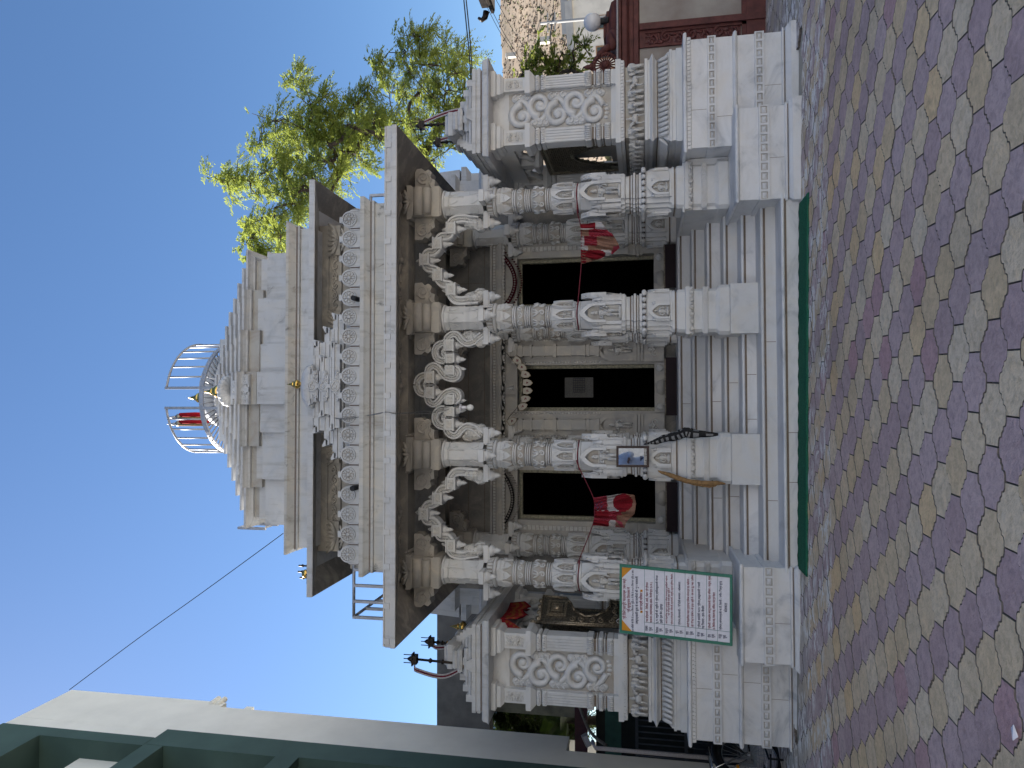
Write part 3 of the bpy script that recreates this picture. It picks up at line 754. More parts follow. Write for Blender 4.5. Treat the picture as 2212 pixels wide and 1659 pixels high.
for s in (-1,1): MB().box(s*2.17-.03,s*2.17+.03,.42,3,4.98,5.16).build('side_parapet',[M['worn']],temple)
# ---------------------------------------------------------------- upper storey: recessed wall with bracket capitals, flat eave
b=MB()
b.box(-1.95,1.95,2.2,3.6,4.95,6.0)
b.mat(1).rect(-2.15,2.15,1.22,4.0,[(-.02,5.50),(0,5.50),(0,5.62),(.04,5.63),(.04,5.80),(.06,5.81),(.06,5.96)])
b.mat(2)
for x0,x1 in ((-1.85,-1.05),(-.55,.55),(1.05,1.85)): leafscroll(b,x0,x1,1.17,5.72,.10,max(4,int((x1-x0)/.13)))
for x in (-2.0,-.82,.82,2.0):
    for i in range(7): b.tube([(x,1.15,5.66),(x+(i-3)*.055,1.12,5.72),(x+(i-3)*.075,1.13,5.80)],[.02,.028,.012],5)
    b.box(x-.20,x+.20,1.14,1.3,5.63,5.82)
b.build('upper_storey',[M['soffit'],M['eave_shade'],M['eave_shade']],temple)
for x in (-2.0,-.82,.82,2.0):
    o=pobj('upper_pillar',PM['capital'],temple,(x,1.35,1.08)); pobj('shaft',PM['shaft'],o,(0,0,1.5)); 
b=MB()
b.mat(1).rect(-1.99,1.99,1.47,3.9,[(.0,-.1,6.08),(.72,.72,5.812)],False)
b.mat(0).rect(-1.99,1.99,1.47,3.9,[(.72,.72,5.812),(.726,.726,5.82),(.726,.726,5.89),(.70,.70,5.894),(.2,.5,5.95)],False)
b.build('upper_eave',[M['worn'],M['soffit']],temple)
b=MB(); b.rect(-2.12,2.12,.92,4.2,[(0,5.9),(0,6.09)]); b.build('roof_plinth',[M['worn']],temple)
b=MB(); b.rect(-2.12,2.12,.92,4.2,[(-.01,6.09),(.035,6.095),(.035,6.115),(.015,6.13),(.02,6.16),(.075,6.215),(.085,6.225),(.085,6.262),(.07,6.27)]); b.mat(1).rect(-2.12,2.12,.92,4.2,[(.024,6.118),(.024,6.150)]); b.build('roof_cornice',[M['soot'],M['groove']],temple)
# ---------------------------------------------------------------- stepped drum and stepped roof
YC=3.36
def stepped(h,dep,cut):
    "square plan with stepped sides: cut = list of (half width, extra projection)"
    side=[]
    base=h
    pts=[]
    q=[]
    for w,e in cut: q.append((w,e))
    # front side, left to right (towards -y)
    L=[]
    prev=None
    seq=[(-w,e) for w,e in q]+[(w,e) for w,e in q[::-1]]
    out=[]
    for i,(w,e) in enumerate(q):
        if i>0: out.append((-w,-(h+q[i-1][1])))
        out.append((-w,-(h+e)))
    for i,(w,e) in enumerate(q[::-1]):
        out.append((w,-(h+e)))
        if i<len(q)-1: out.append((w,-(h+q[::-1][i+1][1])))
    res=[]
    for k in range(4):
        a=k*PI/2
        for x,y in out: res.append((x*math.cos(a)-y*math.sin(a),x*math.sin(a)+y*math.cos(a)))
    return res
def stepped_loft(b,levels,cutf):
    rings=[]
    for h,z in levels: rings.append([(x,y+YC,z) for x,y in stepped(h,0,cutf(h))])
    b.loft(rings,True,False)
cut0=lambda h:[(h,0),(1.28,.085),(.62,.14),(.225,.23)]
b=MB()
stepped_loft(b,[(1.90,6.26),(1.90,6.40)],cut0)
b.mat(1); stepped_loft(b,[(1.87,6.40),(1.87,6.43)],cut0); b.mat(0)
stepped_loft(b,[(1.90,6.43),(1.925,6.44),(1.925,6.87),(1.90,6.88)],cut0)
stepped_loft(b,[(1.86,6.88),(1.86,7.0)],cut0)
b.build('drum',[M['worn'],M['groove']],temple)
TI=[(1.95,7.026),(1.73,7.224),(1.545,7.41),(1.35,7.60),(1.17,7.785),(.975,7.97)]
for k,(h,z) in enumerate(TI):
    def cf(hh,h=h,k=k):
        c=[(hh,0)]
        for w,e in ((h*.72,.09),(h*.42,.18),(.23,.26)):
            if w<c[-1][0]-.05: c.append((w,e))
        return c
    b=MB()
    b.mat(1); stepped_loft(b,[(h-.11,z-.10),(h-.11,z+.07)],cf); b.mat(0)  # darker recess paints the shadow gap under each lip
    stepped_loft(b,[(h-.06,z+.055),(h-.045,z+.075),(h-.01,z+.098),(h+.035,z+.112),(h+.035,z+.142),(h-.02,z+.145)],cf)
    stepped_loft(b,[(h-.14,z+.10),(h-.14,z+.16)],cf)
    b.build('roof_tier',[M['worn'],M['recess_shade']],temple)
b=MB(); b.rect(-.82,.82,YC-.82,YC+.82,[(0,8.0),(0,8.32),(-.05,8.36)]); b.lathe(0,YC,[(.72,8.30),(.78,8.38),(.72,8.5),(.6,8.52),(.6,8.62),(.66,8.68),(.60,8.84),(.35,8.96),(.16,9.0)],28)
b.build('roof_crown',[M['worn']],temple)
# front gable of the big roof: stacked lattice crest under a ribbed cushion
b=MB()
for i,(w,z0,z1) in enumerate(((.225,7.50,7.64),(.185,7.62,7.75),(.14,7.73,7.86))):
    y=1.20+i*.05; z0=1.6+(z0-1.6)*.915; z1=1.6+(z1-1.6)*.915; w*=.93
    b.box(-w-.02,w-.02,y,y+.5,z0,z1)
    for e in (-1,1):
        for j in range(2): 
            cx=-.02+e*(w-.035-j*.065); b.box(cx-.03,cx+.03,y-.012,y+.01,z0+.01,z1-.01); spiral(b,cx,(z0+z1)/2,y-.012,.022,1,.008,e)
    for t in range(10):
        a=PI*t/9; b.ball((-.02+.055*math.cos(a),y-.01,z0+.04+.06*math.sin(a)),.015,5,4)
    b.prism([(-.05,z0),(.01,z0),(.03,z0+.05),(-.02,z0+.10),(-.07,z0+.05)],y-.02,y+.02)
b.build('crest',[M['worn']],temple)
b=MB()
rs=[]
for r,z in ((.10,7.455),(.205,7.485),(.222,7.525),(.19,7.58),(.10,7.61)):
    rs.append([(-.035+r*(1+.05*math.cos(16*2*PI*j/64))*math.cos(2*PI*j/64),1.52+r*(1+.05*math.cos(16*2*PI*j/64))*math.sin(2*PI*j/64),z) for j in range(64)])
b.loft(rs,True,True); b.build('ribbed_cushion',[M['worn']],temple)
KAL=[(.05,0),(.075,.012),(.045,.03),(.06,.045),(.125,.09),(.15,.15),(.13,.21),(.075,.25),(.06,.262),(.09,.28),(.085,.30),(.05,.32),(.058,.34),(.045,.365),(.03,.39),(.034,.41),(.012,.46),(.014,.475),(.003,.52)]
def kalash(x,y,z,s):
    b=MB(); b.lathe(x,y,[(r*s,z+h*s) for r,h in KAL],24); return b.build('finial',[M['gold']],temple)
kalash(-.04,1.55,7.605,.64); kalash(-.115,YC,8.98,.95)
# mini stepped pediment over the middle of the lower parapet
b=MB(); b2=MB()
def tierbar(b,w,y,z,h,dep,steps):
    b.box(-w,w,y,y+dep,z,z+h*.55); b.box(-w-.02,w+.02,y-.02,y+dep,z+h*.55,z+h*.85)
    for s in (-1,1):
        b.prism([(s*(w+.02),z+h*.7),(s*(w+.045),z+h*1.15),(s*(w+.03),z+h*1.2),(s*(w-.04),z+h*.98),(s*(w-.05),z+h*.7)][::s],y-.02,y+dep)
    b.box(-w+.06,w-.06,y+.01,y+dep,z+h*.85,z+h*1.12); b.box(-w+.16,w-.16,y,y+dep,z+h*1.0,z+h*1.2)
for w,y,z0,z1 in ((.88,.50,5.29,5.44),(.72,.56,5.42,5.585),(.56,.62,5.59,5.755),(.52,.43,5.31,5.44),(.35,.475,5.47,5.60),(.20,.52,5.65,5.765)): tierbar(b,w,y,z0,(z1-z0)/1.15,.45,3)
b.box(-.8,.8,.54,.9,5.0,5.3); b.box(-.66,.66,.66,.95,5.3,5.44); b.box(-.5,.5,.7,1.0,5.44,5.6)
for z,y in ((5.36,.40),(5.535,.445),(5.70,.49)):
    for t in range(22):
        a=2*PI*t/22; b.ball((.0+.062*math.cos(a),y,z+.062*math.sin(a)),.014,5,4)
    spiral(b,0,z,y-.005,.045,1.1,.012,1)
    for e in (-1,1):
        for j in range(3): spiral(b,e*(.10+j*.035),z-.03-.0*j,y,.028-.005*j,1.2,.012,e)
    b.box(-.02,.02,y-.01,y+.02,z+.06,z+.10); b.prism([(-.15,z-.07),(.15,z-.07),(.05,z+.06),(-.05,z+.06)],y,y+.04)
b.build('pediment',[M['worn']],temple)
b=MB(); b.lathe(.0,.62,[(.12,5.72),(.27,5.735),(.29,5.77),(.265,5.83),(.18,5.885),(.08,5.91)],32,sy=.44); b.build('cushion',[M['worn']],temple)
kalash(.03,.60,5.905,.40)
# rain spouts through the parapet
for px in (1.06,-1.24):
    p=MB(); p.tube([(px,.40,5.035),(px,.22,5.05)],.032,10); p.build('rain_spout',[M['black']],temple)
# the hall behind with its own layered wings
b=MB()
b.rect(-4.1,4.1,5.0,9.5,[(0,0),(0,3.9),(.12,3.95),(.12,4.05),(.03,4.1),(.03,4.35),(.16,4.45),(.16,4.55),(.0,4.6),(0,4.75),(.10,4.82),(.10,4.92),(-.1,4.95),(-.1,5.3),(.0,5.38),(.0,5.5),(-.3,5.55)])
for s in (-1,1):
    b.rect(min(s*3.02,s*3.9),max(s*3.02,s*3.9),4.2,5.4,[(0,0),(0,3.7),(.10,3.75),(.10,3.85),(0,3.9),(0,4.2),(.08,4.26),(.08,4.36),(-.15,4.45),(-.15,4.8),(-.05,4.86),(-.05,4.94),(-.3,5.0)])
    for i,x in enumerate((2.2,3.0,3.9)): b.prism([(s*x-.25,4.95),(s*x+.25,4.95),(s*x+.2,5.6),(s*x,5.85),(s*x-.2,5.6)],4.9,5.3)
b.mat(1)
for s in (-1,1): b.box(min(s*2.7,s*4.0),max(s*2.7,s*4.0),4.93,5.1,2.0,3.8)
b.build('rear_hall',[M['worn'],M['inner']],temple)
# ---------------------------------------------------------------- side shrines
def elephant(b,x,y,z,h):
    s=h
    b.ball((x,y+.10*s,z+.60*s),(.30*s,.42*s,.30*s),9,6)
    b.ball((x,y-.28*s,z+.68*s),(.19*s,.17*s,.22*s),8,6)
    b.ball((x-.08*s,y-.34*s,z+.82*s),(.09*s,.09*s,.09*s),6,4); b.ball((x+.08*s,y-.34*s,z+.82*s),(.09*s,.09*s,.09*s),6,4)
    for e in (-1,1):
        b.ball((x+e*.24*s,y-.20*s,z+.66*s),(.11*s,.04*s,.20*s),7,5)
        b.tube([(x+e*.16*s,y-.20*s,z+.48*s),(x+e*.17*s,y-.24*s,z+.02*s)],[.10*s,.085*s],7)
        b.tube([(x+e*.09*s,y-.40*s,z+.55*s),(x+e*.12*s,y-.52*s,z+.45*s)],[.03*s,.012*s],5)
    b.tube([(x,y-.40*s,z+.66*s),(x+.01*s,y-.50*s,z+.46*s),(x+.02*s,y-.46*s,z+.22*s),(x+.07*s,y-.50*s,z+.10*s)],[.10*s,.075*s,.05*s,.035*s],7)
def rider(b,x,y,z,h):
    s=h
    b.ball((x+.06*s,y,z+.55*s),(.34*s,.20*s,.20*s),8,5)
    for e in (-.2,.26): b.tube([(x+e*s,y-.06*s,z+.5*s),(x+(e-.05)*s,y-.10*s,z+.25*s),(x+(e+.02)*s,y-.08*s,z)],[.08*s,.05*s,.045*s],6)
    b.tube([(x-.22*s,y-.05*s,z+.60*s),(x-.34*s,y-.12*s,z+.80*s)],[.12*s,.08*s],6); b.ball((x-.40*s,y-.15*s,z+.78*s),(.14*s,.07*s,.08*s),6,4)
    b.lathe(x+.05*s,y-.04*s,[(.09*s,z+.66*s),(.11*s,z+.86*s),(.05*s,z+.92*s),(.07*s,z+.97*s),(.06*s,z+1.05*s),(.01*s,z+1.1*s)],7)
SX0,SX1,SY0,SY1=2.93,3.77,.55,2.35
def side_plinth(s):
    b=MB(); x0,x1=2.65,3.88; y0=.25
    b.rect(x0,x1,y0,3.2,[(0,-.2),(0,1.12)])
    b.rect(x0,x1,y0,3.2,[(.075,-.25),(.075,.03),(.03,.078),(.002,.082)]); b.mat(2).rect(x0,x1,y0,3.2,[(.008,.082),(.008,.09)]).mat(0)
    b.rect(x0,x1,y0,3.2,[(.012,.09),(.03,.098),(.03,.112),(.004,.118)])
    for z0,z1 in ((.295,.395),(.797,.890)):
        b.rect(x0,x1,y0,3.2,[(.006,z0),(.014,z0+.002),(.014,z1-.002),(.006,z1)]); studs(b,x0-.014,x1+.014,y0-.014,z0+.002,z1-.002,.098,.015)
    b.rect(x0,x1,y0,3.2,[(.0,.572),(.03,.580),(.042,.598),(.03,.616),(.0,.624)])
    b.rect(x0,x1,y0,3.2,[(.004,1.062),(.02,1.066),(.02,1.108),(.0,1.109)]); scallops(b,x0-.02,x1+.02,y0-.02,1.106,.042,.040,.012)
    b.rect(x0,x1,y0,3.2,[(.03,1.108),(.055,1.114),(.06,1.126),(.05,1.139)])
    for z0,z1 in ((.12,.29),(.40,.57),(.63,.79),(.90,1.06)):
        xj=rnd.uniform(x0+.3,x1-.3); b.mat(2).box(xj-.002,xj+.002,y0-.0012,y0+.01,z0,z1).mat(0)
    q=lambda z:z if z>1.1385 else (1.6-(1.6-z)*1.019 if z>0 else z)
    b.v=[(x,y,q(z)) for x,y,z in b.v]
    return b
def side_base():
    b=MB(); x0,x1,y0,y1=SX0,SX1,SY0,SY1
    b.rect(x0,x1,y0,y1,[(.12,1.139),(.12,1.205),(.105,1.21),(.105,1.25),(.115,1.255),(.115,1.28),(.10,1.285)])
    b.rect(x0,x1,y0,y1,[(.095,1.285),(.095,1.30),(.07,1.33),(.045,1.36),(.03,1.40),(.035,1.41)])
    # leaf row
    for (ax,n,L0,L1,fx) in (('x',16,x0-.05,x1+.05,y0),('y',36,y0-.05,y1+.02,x0)):
        w=(L1-L0)/n
        for i in range(n):
            c=L0+(i+.5)*w
            pr=[(.040,1.40),(.075,1.36),(.105,1.325),(.135,1.30)]
            if ax=='x': pts=[(c+w*.12*k/3,fx-o,z) for k,(o,z) in enumerate(pr)]
            else: pts=[(fx-o,c+w*.25*k/3,z) for k,(o,z) in enumerate(pr)]
            b.tube(pts,[w*.40,w*.44,w*.42,w*.25],6)
    b.mat(2).rect(x0,x1,y0,y1,[(.02,1.405),(.02,1.43)]).mat(0)
    b.rect(x0,x1,y0,y1,[(.035,1.425),(.045,1.44),(.09,1.468),(.095,1.478),(.05,1.505),(.045,1.525),(.06,1.53),(.06,1.562),(.02,1.565)])
    b.mat(3).rect(x0,x1,y0,y1,[(.0,1.565),(.0,1.80)]).mat(2).rect(x0,x1,y0,y1,[(.004,1.785),(.004,1.798)]).mat(0)
    return b
def side_frieze():
    b=MB(); x0,x1,y0,y1=SX0,SX1,SY0,SY1
    n=6; w=(x1-x0+.06)/n
    for i in range(n): 
        if i in (1,4): rider(b,x0-.03+(i+.5)*w,y0-.035,1.568,.195)
        else: elephant(b,x0-.03+(i+.5)*w,y0+.01,1.568,.215)
    e=MB()
    n=12; w=(y1-y0)/n
    for i in range(n): elephant(e,y0+(i+.5)*w,0.005,1.568,.205)
    M_=Matrix(((0,1,0,x0),(-1,0,0,0),(0,0,1,0),(0,0,0,1)))
    # face -x: local x -> world y, local -y -> world -x
    M_=Matrix(((0,1,0,x0),(1,0,0,0),(0,0,1,0),(0,0,0,1)))
    b.add(e,M_)
    return b
def pilaster(b,x,y,w,d,z0=1.90):
    "fluted square pilaster, centre x,y"
    def bx(ex,za,zb): b.rect(x-w/2,x+w/2,y-d/2,y+d/2,[(ex,za),(ex,zb)])
    bx(.012,z0,1.955)
    for za,zb,ex in ((1.955,2.035,.014),(2.05,2.068,.010),(2.075,2.135,.018),(2.145,2.16,.010),(2.185,2.27,.016)):
        b.rect(x-w/2,x+w/2,y-d/2,y+d/2,[(ex-.016,za),(ex,za+.012),(ex,zb-.012),(ex-.016,zb)])
        if zb-za>.05:
            for i in range(7):
                xx=x-w/2+(i+.5)*w/7; b.tube([(xx,y-d/2-ex-.001,za+.01),(xx,y-d/2-ex-.006,(za+zb)/2),(xx,y-d/2-ex,zb-.008)],w/17,5)
    b.mat(2).rect(x-w/2,x+w/2,y-d/2,y+d/2,[(-.014,2.03),(-.014,2.3)]).mat(0)
    bx(-.006,2.24,2.78)
    for i in range(5):
        xx=x-w/2+(i+.5)*w/5; b.box(xx-w*.075,xx+w*.075,y-d/2-.004,y,2.27,2.75)
    for i in range(5):
        yy=y-d/2+(i+.5)*d/5; b.box(x-w/2-.004,x+w/2+.004,yy-d*.075,yy+d*.075,2.27,2.75)
    for za,zb,ex in ((2.735,2.80,.012),(2.81,2.865,.014)):
        b.rect(x-w/2,x+w/2,y-d/2,y+d/2,[(ex-.014,za),(ex,za+.015),(ex,zb-.01),(ex-.014,zb)])
        for i in range(6):
            xx=x-w/2+(i+.5)*w/6; b.ball((xx,y-d/2-ex,(za+zb)/2+.006),(w/14,.012,.022),6,4)
    b.rect(x-w/2,x+w/2,y-d/2,y+d/2,[(.01,2.87),(.055,2.92),(.062,2.925),(.062,2.985),(.0,2.99)])
    bx(.006,2.985,3.26)
    b.mat(1).box(x-w*.36,x+w*.36,y-d/2-.010,y-d/2,3.02,3.23)
    for e in (-1,1):
        spiral(b,x+e*w*.14,3.09,y-d/2-.012,w*.13,1.2,.012,e); spiral(b,x+e*w*.14,3.17,y-d/2-.012,w*.13,1.2,.012,-e)
    b.mat(0)
    b.rect(x-w/2,x+w/2,y-d/2,y+d/2,[(.02,3.255),(.03,3.27),(.05,3.29),(.05,3.33),(.08,3.345),(.08,3.40)])
def vine(b,x0,x1,z0,z1,y,seed):
    r=random.Random(seed); xm=(x0+x1)/2; w=(x1-x0)
    n=5; pts=[]
    for i in range(n*8+1):
        k=i/8; pts.append((xm+math.sin(k*PI)*w*.26,y,z0+(z1-z0)*(.06+.88*k/n)))
    b.tube(pts,[.038]*len(pts),6)
    b.tube([(p[0]+.03,p[1]+.004,p[2]+.01) for p in pts],.012,5)
    for i in range(n):
        zc=z0+(z1-z0)*(.06+.88*(i+.5)/n); s=1 if i%2==0 else -1; rr=(z1-z0)/n*.60
        cx=xm-s*w*.14
        spiral(b,cx,zc,y-.002,rr,1.25,.052,s,-PI/2*s+PI/2,26)
        b.ball((cx,y-.006,zc),(.05,.03,.05),8,5)
        for j in range(3):
            a=PI/2*s+(j-1)*.8; px,pz=xm+s*w*.34,zc+(j-1)*rr*.45
            b.ball((px,y,pz),(.055,.026,.065),8,5); spiral(b,px,pz,y-.024,.036,1.1,.013,s)
        for j in range(4): b.ball((cx+(j-1.5)*.05,y+.002,zc-rr*1.02+.012*abs(j-1.5)),(.022,.014,.03),6,4)
def side_body():
    b=MB(); x0,x1,y0,y1=SX0,SX1,SY0,SY1
    b.rect(x0,x1,y0,y1,[(.045,1.795),(.06,1.80),(.06,1.835),(.075,1.84),(.075,1.90),(0,1.902)])
    scallops(b,x0-.06,x1+.06,y0-.06,1.838,.04,.035,.012)
    # front wall with sunk scroll panel
    b.box(x0+.06,x1-.04,y0+.07,y0+.16,1.9,3.40)
    b.box(x0+.17,x1-.15,y0+.05,y0+.071,1.9,1.95); b.box(x0+.17,x0+.19,y0+.05,y0+.071,1.95,3.2); b.box(x1-.17,x1-.15,y0+.05,y0+.071,1.95,3.2)
    b.mat(3).box(x0+.20,x1-.18,y0+.068,y0+.075,1.96,3.2).mat(0)
    vine(b,x0+.20,x1-.17,1.97,3.22,y0+.066,3)
    pilaster(b,x0+.10,y0+.11,.17,.20); pilaster(b,x1-.09,y0+.11,.15,.20)
    pilaster(b,x0+.10,y1-.10,.17,.20); pilaster(b,x1-.09,y1-.10,.15,.20)
    # outer side wall, beams and small hanging capital inside
    b.box(x1-.16,x1-.06,y0+.2,y1-.2,1.9,3.4)
    b.box(x0+.03,x0+.17,y0+.2,y1-.2,3.18,3.40)
    ym=(y0+y1)/2; b.rect(x0+.03,x0+.17,ym-.07,ym+.07,[(.0,3.2),(.0,3.02),(.05,2.98),(.05,2.93),(.0,2.90)][::-1])
    b.mat(4).box(x0+.05,x0+.12,y0+.25,y0+.31,1.92,2.86).mat(0)
    for a,c in ((y0+.22,ym-.08),(ym+.08,y1-.22)):
        pts=[]
        for i in range(13):
            t=i/12; pts.append((x0+.10,a+(c-a)*t,2.99+.17*math.sin(PI*t)+.025*math.sin(t*PI*7)))
        b.tube(pts,.04,6)
    return b
def side_roof():
    b=MB(); x0,x1,y0,y1=SX0,SX1,SY0,SY1
    b.rect(x0,x1,y0,y1,[(.10,3.398),(.17,3.40),(.185,3.405),(.17,3.425),(.165,3.47),(.15,3.49),(.06,3.50)])
    b.mat(2).rect(x0,x1,y0,y1,[(.08,3.50),(.08,3.522)]).mat(0)
    b.rect(x0,x1,y0,y1,[(.095,3.52),(.10,3.525),(.10,3.56),(.085,3.565),(.085,3.575),(.10,3.58),(.10,3.625),(.0,3.63)])
    xm,ym=(x0+x1)/2,(y0+y1)/2
    for i,(hx,hy,z,h) in enumerate(((.40,.86,3.63,.075),(.33,.74,3.70,.075),(.25,.6,3.77,.08),(.17,.46,3.85,.08),(.11,.3,3.93,.07))):
        b.rect(xm-hx,xm+hx,ym-hy,ym+hy,[(0,z),(.02,z+h*.4),(.03,z+h*.5),(.02,z+h*.85),(-.02,z+h)])
        b.prism([(xm-.09,z),(xm+.09,z),(xm+.04,z+h*1.2),(xm-.04,z+h*1.2)],ym-hy-.05,ym-hy+.02)
        for e in (-1,1): b.box(xm+e*hx-.04,xm+e*hx+.04,ym-hy-.03,ym-hy+.05,z,z+h*1.25)
    # small front spire
    for i,(h_,z,h) in enumerate(((.16,3.70,.07),(.13,3.80,.06),(.10,3.87,.06))): b.rect(xm-h_,xm+h_,y0+.25-h_,y0+.25+h_,[(0,z),(.015,z+h*.5),(0,z+h)])
    b.rect(xm-.10,xm+.10,ym-.62,ym-.42,[(0,3.90),(.05,3.96),(.05,4.02),(.02,4.04),(.01,4.07)])
    b.lathe(xm,ym,[(.05,4.0),(.12,4.02),(.13,4.05),(.08,4.09),(.03,4.1)],16)
    return b
def lattice_panel():
    "metal lattice with a cusped opening, set in the side of the shrine facing the stairs (local x = depth)"
    b=MB(); z0,z1=1.92,2.86; a,c=.85,2.1
    n=22; L=[];
    def hz(u): # top of the opening above position u 0..1
        return 2.02+.46*math.sin(PI*min(1,max(0,(u-.18)/.64)))**.8 if .18<u<.82 else 1.92
    for i in range(n):
        u0,u1=i/n,(i+1)/n; b.box(a+(c-a)*u0,a+(c-a)*u1,0,.03,max(hz((u0+u1)/2),z0),z1)
    b.mat(1)
    for i in range(26):
        s=a+(c-a)*i/26
        for e in (-1,1):
            pts=[]
            for j in range(15):
                z=2.02+.8*j/14; u=s+e*(z-2.4)*.9
                if a+.02<u<c-.02 and z>hz((u-a)/(c-a))+.02: pts.append((u,-.004,z))
                elif len(pts)>1: b.tube(pts,.006,4); pts=[]
                else: pts=[]
            if len(pts)>1: b.tube(pts,.006,4)
    pts=[]
    for j in range(21):
        u=.18+.64*j/20; pts.append((a+(c-a)*u,-.01,hz(u)))
    b.mat(1).tube(pts,.018,6)
    b.box(a-.02,c+.02,-.02,.04,z1,z1+.03); b.box(a-.02,a+.02,-.02,.04,z0,z1); b.box(c-.02,c+.02,-.02,.04,z0,z1)
    return b
SIDE={1:('right','white marble side shrine with scroll-carved panel at right of the temple, below the neem tree'),-1:('left','white marble side shrine with scroll-carved panel, half hidden by the notice board')}
for s in (1,-1):
    t=thing('side_shrine',SIDE[s][1],'shrine',(s*3.35,.1,0),'small shrines flanking the porch')
    Ms=Matrix.Diagonal((s,1,1,1))
    def put(name,mb,mats,par=t):
        m2=MB().add(mb,Ms)
        if s<0: m2.f=[f[::-1] for f in m2.f]
        o=m2.build(name,mats,par); 
        o.matrix_parent_inverse=Matrix.Identity(4); o.location=(-s*3.35,-.1,0) if par is t else (0,0,0); return o
    put('plinth',side_plinth(s),[M['marble2'],M['carved'],M['groove'],M['recess_shade']])
    put('base',side_base(),[M['marble'],M['carved'],M['groove'],M['recess_shade']]); put('animal_frieze',side_frieze(),[M['carved']])
    put('body',side_body(),[M['marble'],M['carved'],M['groove'],M['recess_shade'],M['wood_old']]); put('roof',side_roof(),[M['worn'],M['carved'],M['groove']])
    # metal lattice throne inside
    lp=lattice_panel()
    lp2=MB().add(lp,Matrix(((0,-1,0,SX0+.16),(1,0,0,0),(0,0,1,0),(0,0,0,1))) if False else Matrix(((0,1,0,SX0+.14),(1,0,0,0),(0,0,1,0),(0,0,0,1))))
    put('lattice_screen',lp2,[M['lattice'],M['silver']])
    th=MB(); th.box(SX0+.22,SX1-.2,.9,2.0,1.9,2.0); th.box(SX0+.3,SX1-.25,1.2,2.0,2.0,2.6)
    put('inner_altar',th,[M['inner']])
# ornate embossed silver gate leaf of the left shrine
g=thing('silver_gate','embossed silver gate leaf with curved cut-out in the opening of the left shrine','gate',(-2.9,.9,1.9))
b=MB(); a,c=.78,1.22
pts=[(.0,.0),(.42,.0),(.42,.12),(.30,.13),(.22,.18),(.14,.30),(.12,.42),(.20,.56),(.34,.62),(.42,.68),(.44,.98),(0,.98)]
b.prism(pts,-.02,.02)
b.mat(1)
for i in range(len(pts)):
    p,q=pts[i],pts[(i+1)%len(pts)]; b.tube([(p[0],-.024,p[1]),(q[0],-.024,q[1])],.014,5)
b.prism([(.10,.66),(.36,.66),(.36,.90),(.10,.90)],-.034,-.02); b.mat(0).prism([(.135,.69),(.325,.69),(.325,.87),(.135,.87)],-.042,-.034); b.mat(1).prism([(.16,.71),(.30,.71),(.30,.85),(.16,.85)],-.048,-.042); b.ball((.23,-.05,.78),(.045,.025,.045),10,6)
for i in range(5): spiral(b,.06+.0*i,.10+i*.12,-.026,.045,1.3,.012,1 if i%2 else -1)
for i in range(4): spiral(b,.14+i*.08,.06,-.026,.035,1.3,.010,1 if i%2 else -1)
for i in range(4): b.ball((.05+.1*i,-.02,1.0),(.04,.025,.03),8,4)
leaf=MB().add(b,Matrix.Rotation(R(62),4,'Z'))
leaf.build('gate_leaf',[M['silver'],M['silver_light']],g,(0,0,0))
b=MB(); b.tube([(0,0,0),(0,0,1.05)],.022,8); b.ball((0,0,1.06),.035,8,5); b.build('gate_post',[M['silver_light']],g)
# embroidered red canopy cloth hung from the left shrine's eave
def cloth_mat(name,col,dark=.6,scale=80):
    return plain(name,col,.9,0,.2,scale,.5,.1,tuple(x*dark for x in col))
M['red']=cloth_mat('red_cloth',(.20,.012,.020)); M['white_cloth']=cloth_mat('white_cloth',(.46,.43,.42)); M['tan']=cloth_mat('tan_cloth',(.25,.14,.10)); M['pink_red']=cloth_mat('pink_red_cloth',(.30,.045,.07))
M['orange']=cloth_mat('orange_embroidery',(.22,.075,.025)); M['navy']=plain('navy_paint',(.03,.04,.10),.6,0,.1); M['redink']=plain('red_paint',(.22,.02,.045),.6,0,.1)
b=MB()
A=atx((1650+1300/3.687)/1.8517,(2150+1190/3.687)/1.8517,-2.86); B_=atx((1650+1440/3.687)/1.8517,(2150+960/3.687)/1.8517,-2.86)
nx=24; rows=6
top=[A.lerp(B_,i/nx) for i in range(nx+1)]
def hang(i): 
    k=i/nx; ph=(k*6)%1; return .20+.09*(1-abs(2*ph-1))
vs=[];fs=[]
for i,p in enumerate(top):
    for j in range(rows+1):
        f=j/rows; vs.append((p.x+.03*math.sin(i*1.1)*f+.10*f*0,p.y,p.z-hang(i)*f-.02*math.sin(PI*i/nx)))
for i in range(nx):
    for j in range(rows):
        b.cur=1 if (j in (2,) or (j==4) or (j==1 and i%3==1)) else 0
        b.raw([],[],True); b.f.append([i*(rows+1)+j,i*(rows+1)+j+1,(i+1)*(rows+1)+j+1,(i+1)*(rows+1)+j]); b.m.append(b.cur); b.sm.append(True)
b.v=vs
o=b.build('canopy_valance',[M['red'],M['orange']]); o.modifiers.new('thick','SOLIDIFY').thickness=.006
tag(o,'red and orange embroidered valance with pointed hem hanging in the left shrine','valance')
b=MB(); P0=A; P1=A+Vector((-.05,-.02,-.42)); P2=A+Vector((-.40,.05,-.10))
b.prism([(0,0),(-.02,-.10),(-.22,-.42),(-.30,-.40),(-.14,-.06),(-.06,.02)],-.006,.006)
b.mat(1)
for i in range(7): b.prism([(-.03-.026*i,-.07-.048*i),(-.045-.026*i,-.115-.048*i),(-.075-.026*i,-.08-.048*i)],-.010,-.005)
o=b.build('canopy_pennant',[M['red'],M['orange']],None,tuple(A)); o.rotation_euler=(0,0,R(50)); tag(o,'narrow red embroidered strip draped at the corner of the left shrine','cloth')
